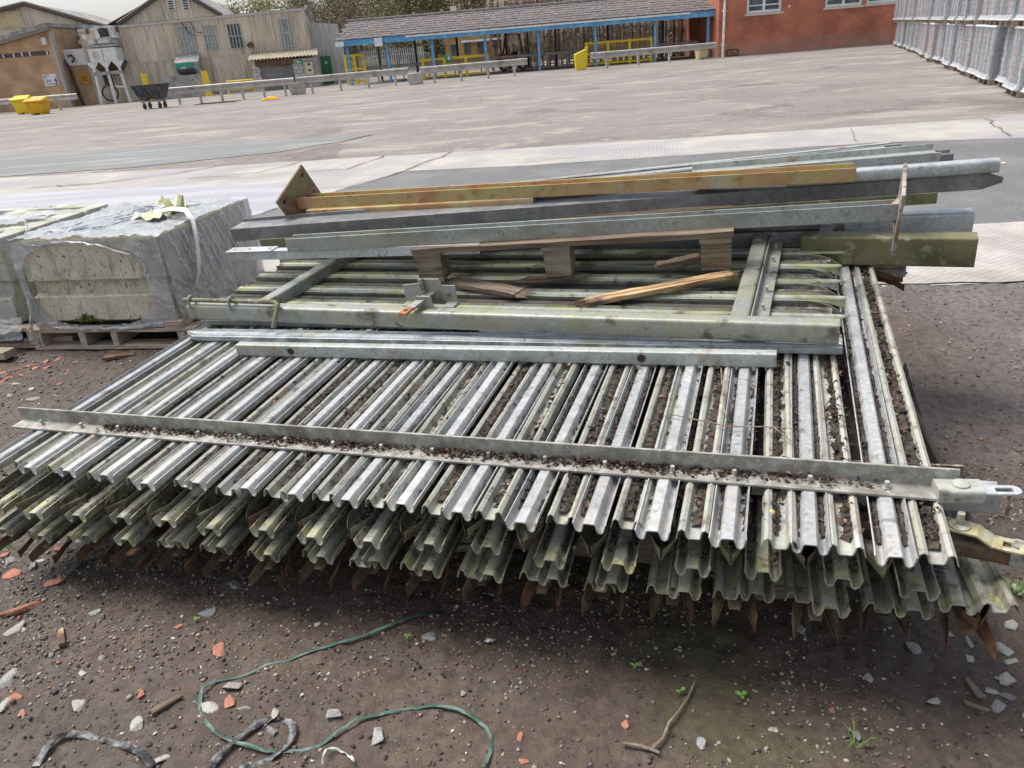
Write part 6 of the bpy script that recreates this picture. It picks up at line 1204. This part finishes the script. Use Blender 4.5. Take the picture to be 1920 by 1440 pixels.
# --- red forklift under the canopy
xf = cl_.xz(965, 120, 3.4)[0]; fk = thing('forklift', 'red forklift truck with a dark cage parked under the canopy', 'forklift', cl_.M @ Matrix.Translation((xf, 3.6, 0)))
red_p = PM('red machine paint', (.55, .05, .06), rough=.45)
bxp('chassis', black_m, fk, -.9, .8, 0, 1.0, .25, .55, bevel=.03); bxp('bonnet', red_p, fk, -1.0, -.1, .05, .95, .56, 1.0, bevel=.06); bxp('counterweight', red_p, fk, -1.2, -.91, .05, .95, .3, .95, bevel=.05); bxp('seat', black_m, fk, -.2, .2, .25, .75, .56, 1.1, bevel=.04)
for x_ in (-.7, .5):
    for y_ in (-.02, .82): w_ = MB().tube([(x_, y_, .28), (x_, y_ + .2, .28)], .28, 16).build('wheel', black_m, fk); MB().tube([(x_, y_ - .01, .28), (x_, y_ + .001, .28)], .13, 12).build('rim', white_p, w_)
for x_, xt in ((-.75, -.5), (.55, .35)):
    for y_ in (.08, .9): MB().tube([(x_, y_, .9), (xt, y_, 2.05)], .035, 6).build('cage_pillar', black_m, fk)
bxp('cage_roof', black_m, fk, -.55, .4, .05, .95, 2.06, 2.1)
for y_ in (.25, .65): bxp('mast', black_m, fk, .82, .92, y_, y_ + .08, .1, 2.3)
for y_ in (.2, .7): bxp('fork', black_m, fk, .93, 1.9, y_, y_ + .1, .1, .15)
# --- yellow brick cottages and a grey fence far behind
a = cl_.xz(835, 90, 26)[0]; b = cl_.xz(925, 90, 26)[0]; hs_ = thing('far_building', 'yellow brick building with a white gable seen beneath the canopy', 'building', cl_.M @ Matrix.Translation((0, 26, 0)))
bxp('wall', brick_mat('yellow brick', (.50, .31, .10), (.44, .26, .08), (.4, .32, .2)), hs_, a, b, 0, 6, 0, 2.6); MB().prism([(a - .3, 2.61), (b + .3, 2.61), ((a + b) / 2 + .8, 4.1)], (0, -.2, 0), (0, 6, 0), (1, 0, 0), (0, 0, 1)).build('roof', white_p, hs_, sharp=0); bxp('lean_roof', white_p, hs_, (a + b) / 2 - .5, b + 1, -1.6, -.01, 2.0, 2.15)
for k in range(3): bxp('window', glass_d, hs_, a + .5 + k * 1.2, a + 1.1 + k * 1.2, -.04, -.001, 1.0, 1.9)
pf = thing('steel_fence', 'grey steel palisade fence behind the canopy at the left', 'fence', cl_.M @ Matrix.Translation((0, 12, 0))); a = cl_.xz(675, 120, 12)[0]; b = cl_.xz(800, 120, 12)[0]
gal_f = PM('pale fence steel', (.45, .48, .50), rough=.5, rvar=.1); pme2 = MB().prism([(-.035, 0), (.035, 0), (.035, 1.75), (0, 1.85), (-.035, 1.75)], (0, 0, 0), (0, .02, 0), (1, 0, 0), (0, 0, 1)).mesh('pale', 0); pme2.materials.append(gal_f)
for k in range(int((b - a) / .16)): link('pale', pme2, None, pf, loc=(a + k * .16, 0, .05))
for z_ in (.45, 1.45): bxp('rail', gal_f, pf, a - .05, b, .021, .07, z_, z_ + .05)
# flood light on the hill, tall lamp
xl, zl_ = cl_.xz(850, 20, 14); lp = thing('flood_lamp', 'small white flood lamp on a thin mast above the canopy', 'lamp', cl_.M @ Matrix.Translation((xl, 14, 0))); MB().tube([(0, 0, 0), (0, 0, zl_)], .05, 6).build('mast', steel_sheet, lp); bxp('head', white_p, lp, -.2, .2, -.15, .15, zl_, zl_ + .3)
# --- wrapped brick packs down the right hand side
kA = np.array(gp(1675, 84.5)); kB = np.array(gp(1920, 187)); kd = unit(kB - kA); Lk = float(np.linalg.norm(kB - kA)) + 2.6
kM, _ = frame(np.array([*kA, 0.]), np.array([*kB, 0.]))          # x runs towards the camera, +y to the right of the row
npk = 24; step = Lk / npk; sgn_ = 1 if (kM.to_3x3() @ Vector((0, 1, 0))).x > 0 else -1
pink = PM('pinkish wrapped bricks', (.44, .30, .28), [L((.52, .40, .38), 6, .45, .6)], rough=.8, rvar=.12); slate = PM('blue grey wrapped bricks', (.16, .19, .22), [L((.25, .28, .31), 6, .45, .6)], rough=.7, rvar=.2); palegrey = PM('pale grey wrapped bricks', (.42, .41, .41), [L((.52, .51, .5), 6, .45, .6)], rough=.8, rvar=.1)
def pack_col_mesh(seed):
    mb = MB(); r = random.Random(seed); w = .235
    for q in range(9):
        z_ = .0 + q * .108; mb.box(.002 + r.uniform(-.004, .004), w - .006, r.uniform(-.006, .006), .98, z_, z_ + .101)
    return mb.mesh('brick_column', 0)
pcm = {}
for nm, m_ in (('p', pink), ('s', slate), ('g', palegrey)):
    pcm[nm] = []
    for k in range(2): me = pack_col_mesh(k + ord(nm)); me.materials.append(m_); pcm[nm].append(me)
wf = MB(); 
def shell(seed):
    U2 = np.linspace(0, 1, 26); V2 = np.linspace(0, 1, 14); V = []; w = step - .22; per = [(-.02, .3), (-.02, .03), (.0, -.02), (.04, -.035), (w - .04, -.035), (w, -.02), (w + .02, .03), (w + .02, .3)]
    d = np.r_[0, np.cumsum([math.dist(a, b) for a, b in zip(per[:-1], per[1:])])]; d /= d[-1]
    for v in V2:
        flare = .045 * max(0, .10 - v) / .1; pinch = -.014 * math.exp(-((v - .52) / .02) ** 2)
        for u in U2:
            x_ = np.interp(u, d, [p[0] for p in per]); y_ = np.interp(u, d, [p[1] for p in per]); rip = .010 * (float(fbm(np.array(u * 14 + seed * 7), np.array(v * 4 + seed))) - .5)
            V.append((x_ + (x_ - w / 2) * (flare + pinch) * .6, y_ - flare - pinch + rip * 2, v * 1.0 - .02))
    nu = 26; return np.array(V), np.array([(j * nu + i, j * nu + i + 1, (j + 1) * nu + i + 1, (j + 1) * nu + i) for j in range(13) for i in range(nu - 1)])
shells = []
for k in range(3):
    v, fq = shell(k)
    if sgn_ < 0: v = v * np.array([1, -1, 1])
    o = raw('wrap', v, fq, pack_film); shells.append(o.data); bpy.data.objects.remove(o)
ppm = MB(); w = step - .22
for x_ in (0, w / 2 - .06, w - .12): ppm.box(x_, x_ + .12, 0, .98, 0, .02); [ppm.box(x_, x_ + .12, y_, y_ + .12, .021, .10) for y_ in (0, .43, .86)]
for y_ in (0, .2, .42, .64, .86): ppm.box(0, w, y_, y_ + .12, .101, .121)
ppme = ppm.mesh('pallet', 0); ppme.materials.append(wood_pale)
collar = MB().prism([(-.05, 0), (.04, 0), (.03, .05), (.0, .085), (-.02, .03)], (0, -.03, 0), (w, -.03, 0), (0, 1, 0), (0, 0, 1), segs=6).mesh('film_collar', 0); collar.materials.append(film_white)
topc = MB().prism([(-.03, 0), (.3, 0), (.3, .02), (.0, .035)], (0, -.01, 0), (w, -.01, 0), (0, 1, 0), (0, 0, 1), segs=6).mesh('film_top', 0); topc.materials.append(film_white)
S = Matrix.Scale(-1, 4, (0, 1, 0)) if sgn_ < 0 else Matrix()
tier_h = .129 + .99
for k in range(npk):
    for tier in range(2):
        M = kM @ Matrix.Translation((k * step + .08 + rng.normal(0, .03), (rng.normal(0, .05)) , tier * tier_h)) @ Matrix.Rotation(rng.normal(0, .02), 4, 'Z')
        t = thing('brick_pack', 'film wrapped brick pack on a pallet, %s tier, %s from the red building' % (['lower', 'upper'][tier], NUMS[k]), 'brick pack', M, 'wrapped brick packs along the right side')
        flip = (lambda o: setattr(o, 'scale', (1, sgn_, 1)))
        o = link('pallet', ppme, None, t); flip(o)
        style = random.choice(['pgsg', 'psgs', 'gsgs', 'sgsg', 'sggs', 'sspg', 'gsss', 'gpss'])
        for q in range(int(w / .235)): o = link('brick_column', pcm[style[q % 4]][q % 2], None, t, loc=(q * .243 * w / (int(w / .235) * .243), 0, .128)); flip(o)
        link('wrap', shells[(k + tier) % 3], None, t, loc=(0, 0, .128)); o = link('film_collar', collar, None, t, loc=(0, 0, .122)); flip(o); o = link('film_top', topc, None, t, loc=(0, 0, .128 + .975)); flip(o)
# ------------------------------------------------------------------ wooded slope behind
hx = np.linspace(-120, 140, 60); hy = np.linspace(78, 190, 16); HX, HY = np.meshgrid(hx, hy); HZ = np.clip((HY - 80) * .12, 0, 12) + 2 * fbm(HX * .05, HY * .05) - 1.2; HZ = np.where(HY < 79, -.1, HZ)
ii = np.arange(60 * 16).reshape(16, 60); struct(raw('hillside', np.stack([HX, HY, HZ], -1).reshape(-1, 3), np.stack([ii[:-1, :-1], ii[:-1, 1:], ii[1:, 1:], ii[1:, :-1]], -1).reshape(-1, 4), PM('woodland floor', (.12, .10, .06), [L((.09, .11, .04), .3, .45, .6)], rough=.95)))
bark = PM('grey bark', (.16, .13, .10), rough=.9)
def tree_meshes(seed, nl, spread, colr, colr2):
    r = np.random.default_rng(seed); mb = MB(); tips = []
    mb.tube([(0, 0, -.3), (.1, 0, 2), (.0, .1, 4.2), (.1, 0, 6.2)], [.22, .17, .11, .05], 7)
    for k in range(16):
        z_ = r.uniform(1.2, 5.8); a = r.uniform(0, 6.28); l = r.uniform(1.0, 2.4) * spread * (1 - .06 * z_); e = np.array([math.cos(a) * l, math.sin(a) * l, z_ + l * r.uniform(.5, 1.0)])
        m = np.array([math.cos(a) * l * .5, math.sin(a) * l * .5, z_ + l * .28]); mb.tube([(0, 0, z_), m, e], [.06, .04, .015], 5); tips += [m, e, (m + e) / 2]
        for q in range(4):
            e2 = e + r.normal(0, .7, 3) + [0, 0, .3]; mb.tube([m + (e - m) * r.random(), e2], [.018, .008], 4, caps=False); tips.append(e2)
    tips = np.array(tips); n = nl; c = tips[r.integers(0, len(tips), n)] + r.normal(0, .42, (n, 3)); s = r.uniform(.05, .13, n)[:, None]
    d = r.normal(0, 1, (n, 3)); d /= np.linalg.norm(d, axis=1)[:, None]; e = np.cross(d, r.normal(0, 1, (n, 3))); e /= np.linalg.norm(e, axis=1)[:, None]
    V = np.stack([c - d * s, c + e * s * .6, c + d * s, c - e * s * .6], 1).reshape(-1, 3); Fq = np.arange(4 * n).reshape(-1, 4)
    tc_ = np.repeat(np.where(r.random((n, 1)) < .5, np.array([colr]), np.array([colr2])) * r.uniform(.6, 1.3, (n, 1)), 4, 0)
    o = raw('crown', V, Fq, MATS['foliage'], colr=tc_, smooth=False); me = o.data; bpy.data.objects.remove(o)
    tm_ = mb.mesh('trunk', 0); tm_.materials.append(bark); return tm_, me
PM('foliage', (.1, .1, .1), attr='Col', rough=.7, rvar=.3, rnd=False)
TM = [tree_meshes(1, 3400, 1.0, (.25, .24, .10), (.18, .18, .08)), tree_meshes(2, 2600, 1.1, (.28, .22, .13), (.20, .16, .10)), tree_meshes(3, 3600, .9, (.16, .17, .07), (.22, .20, .10)), tree_meshes(4, 1700, 1.1, (.30, .25, .18), (.22, .18, .14)), tree_meshes(5, 3000, 1.0, (.34, .29, .12), (.26, .23, .10))]
TK = ['dense olive', 'brownish', 'dark green', 'nearly bare', 'pale yellow green']
spots = []
for row in range(5):
    for q in range(22): spots.append((-22 + q * 3.3 + rng.normal(0, .8) + (row % 2) * 1.6, 76 + row * 6 + rng.normal(0, 1.2), row))
for k, (x_, y_, row) in enumerate(sorted(spots, key=lambda p: (p[2], p[0]))):
    v = int(rng.integers(0, 5)); s = rng.uniform(1.1, 1.55) * (1 if x_ > -8 else .72); gzv = max(0, (y_ - 80) * .12) - .3
    t = thing('woodland_tree', '%s tree, %s from left in the %s row behind the canopy' % (TK[v], NUMS[k % 22], ['front', 'second', 'third', 'fourth', 'rear'][row]), 'tree', at(x_, y_, gzv, rng.uniform(0, 6.28)) @ Matrix.Scale(s, 4), 'trees of the wood behind the canopy')
    link('trunk', TM[v][0], None, t); link('crown', TM[v][1], None, t)
# stones that look alike: say which one from the left
from collections import defaultdict
gd = defaultdict(list)
for o in bpy.data.objects:
    if o.parent is None and o.get('label') and o.name.split('.')[0] in ('stone_chip', 'brick_fragment'): gd[o['label']].append(o)
for lab, os_ in gd.items():
    os_.sort(key=lambda o: o.location.x)
    for k, o in enumerate(os_):
        o['group'] = 'broken stone and brick on the mud'
        if len(os_) > 1: o['label'] = '%s, %s' % (lab, 'leftmost' if k == 0 else NUMS[k] + ' from left')
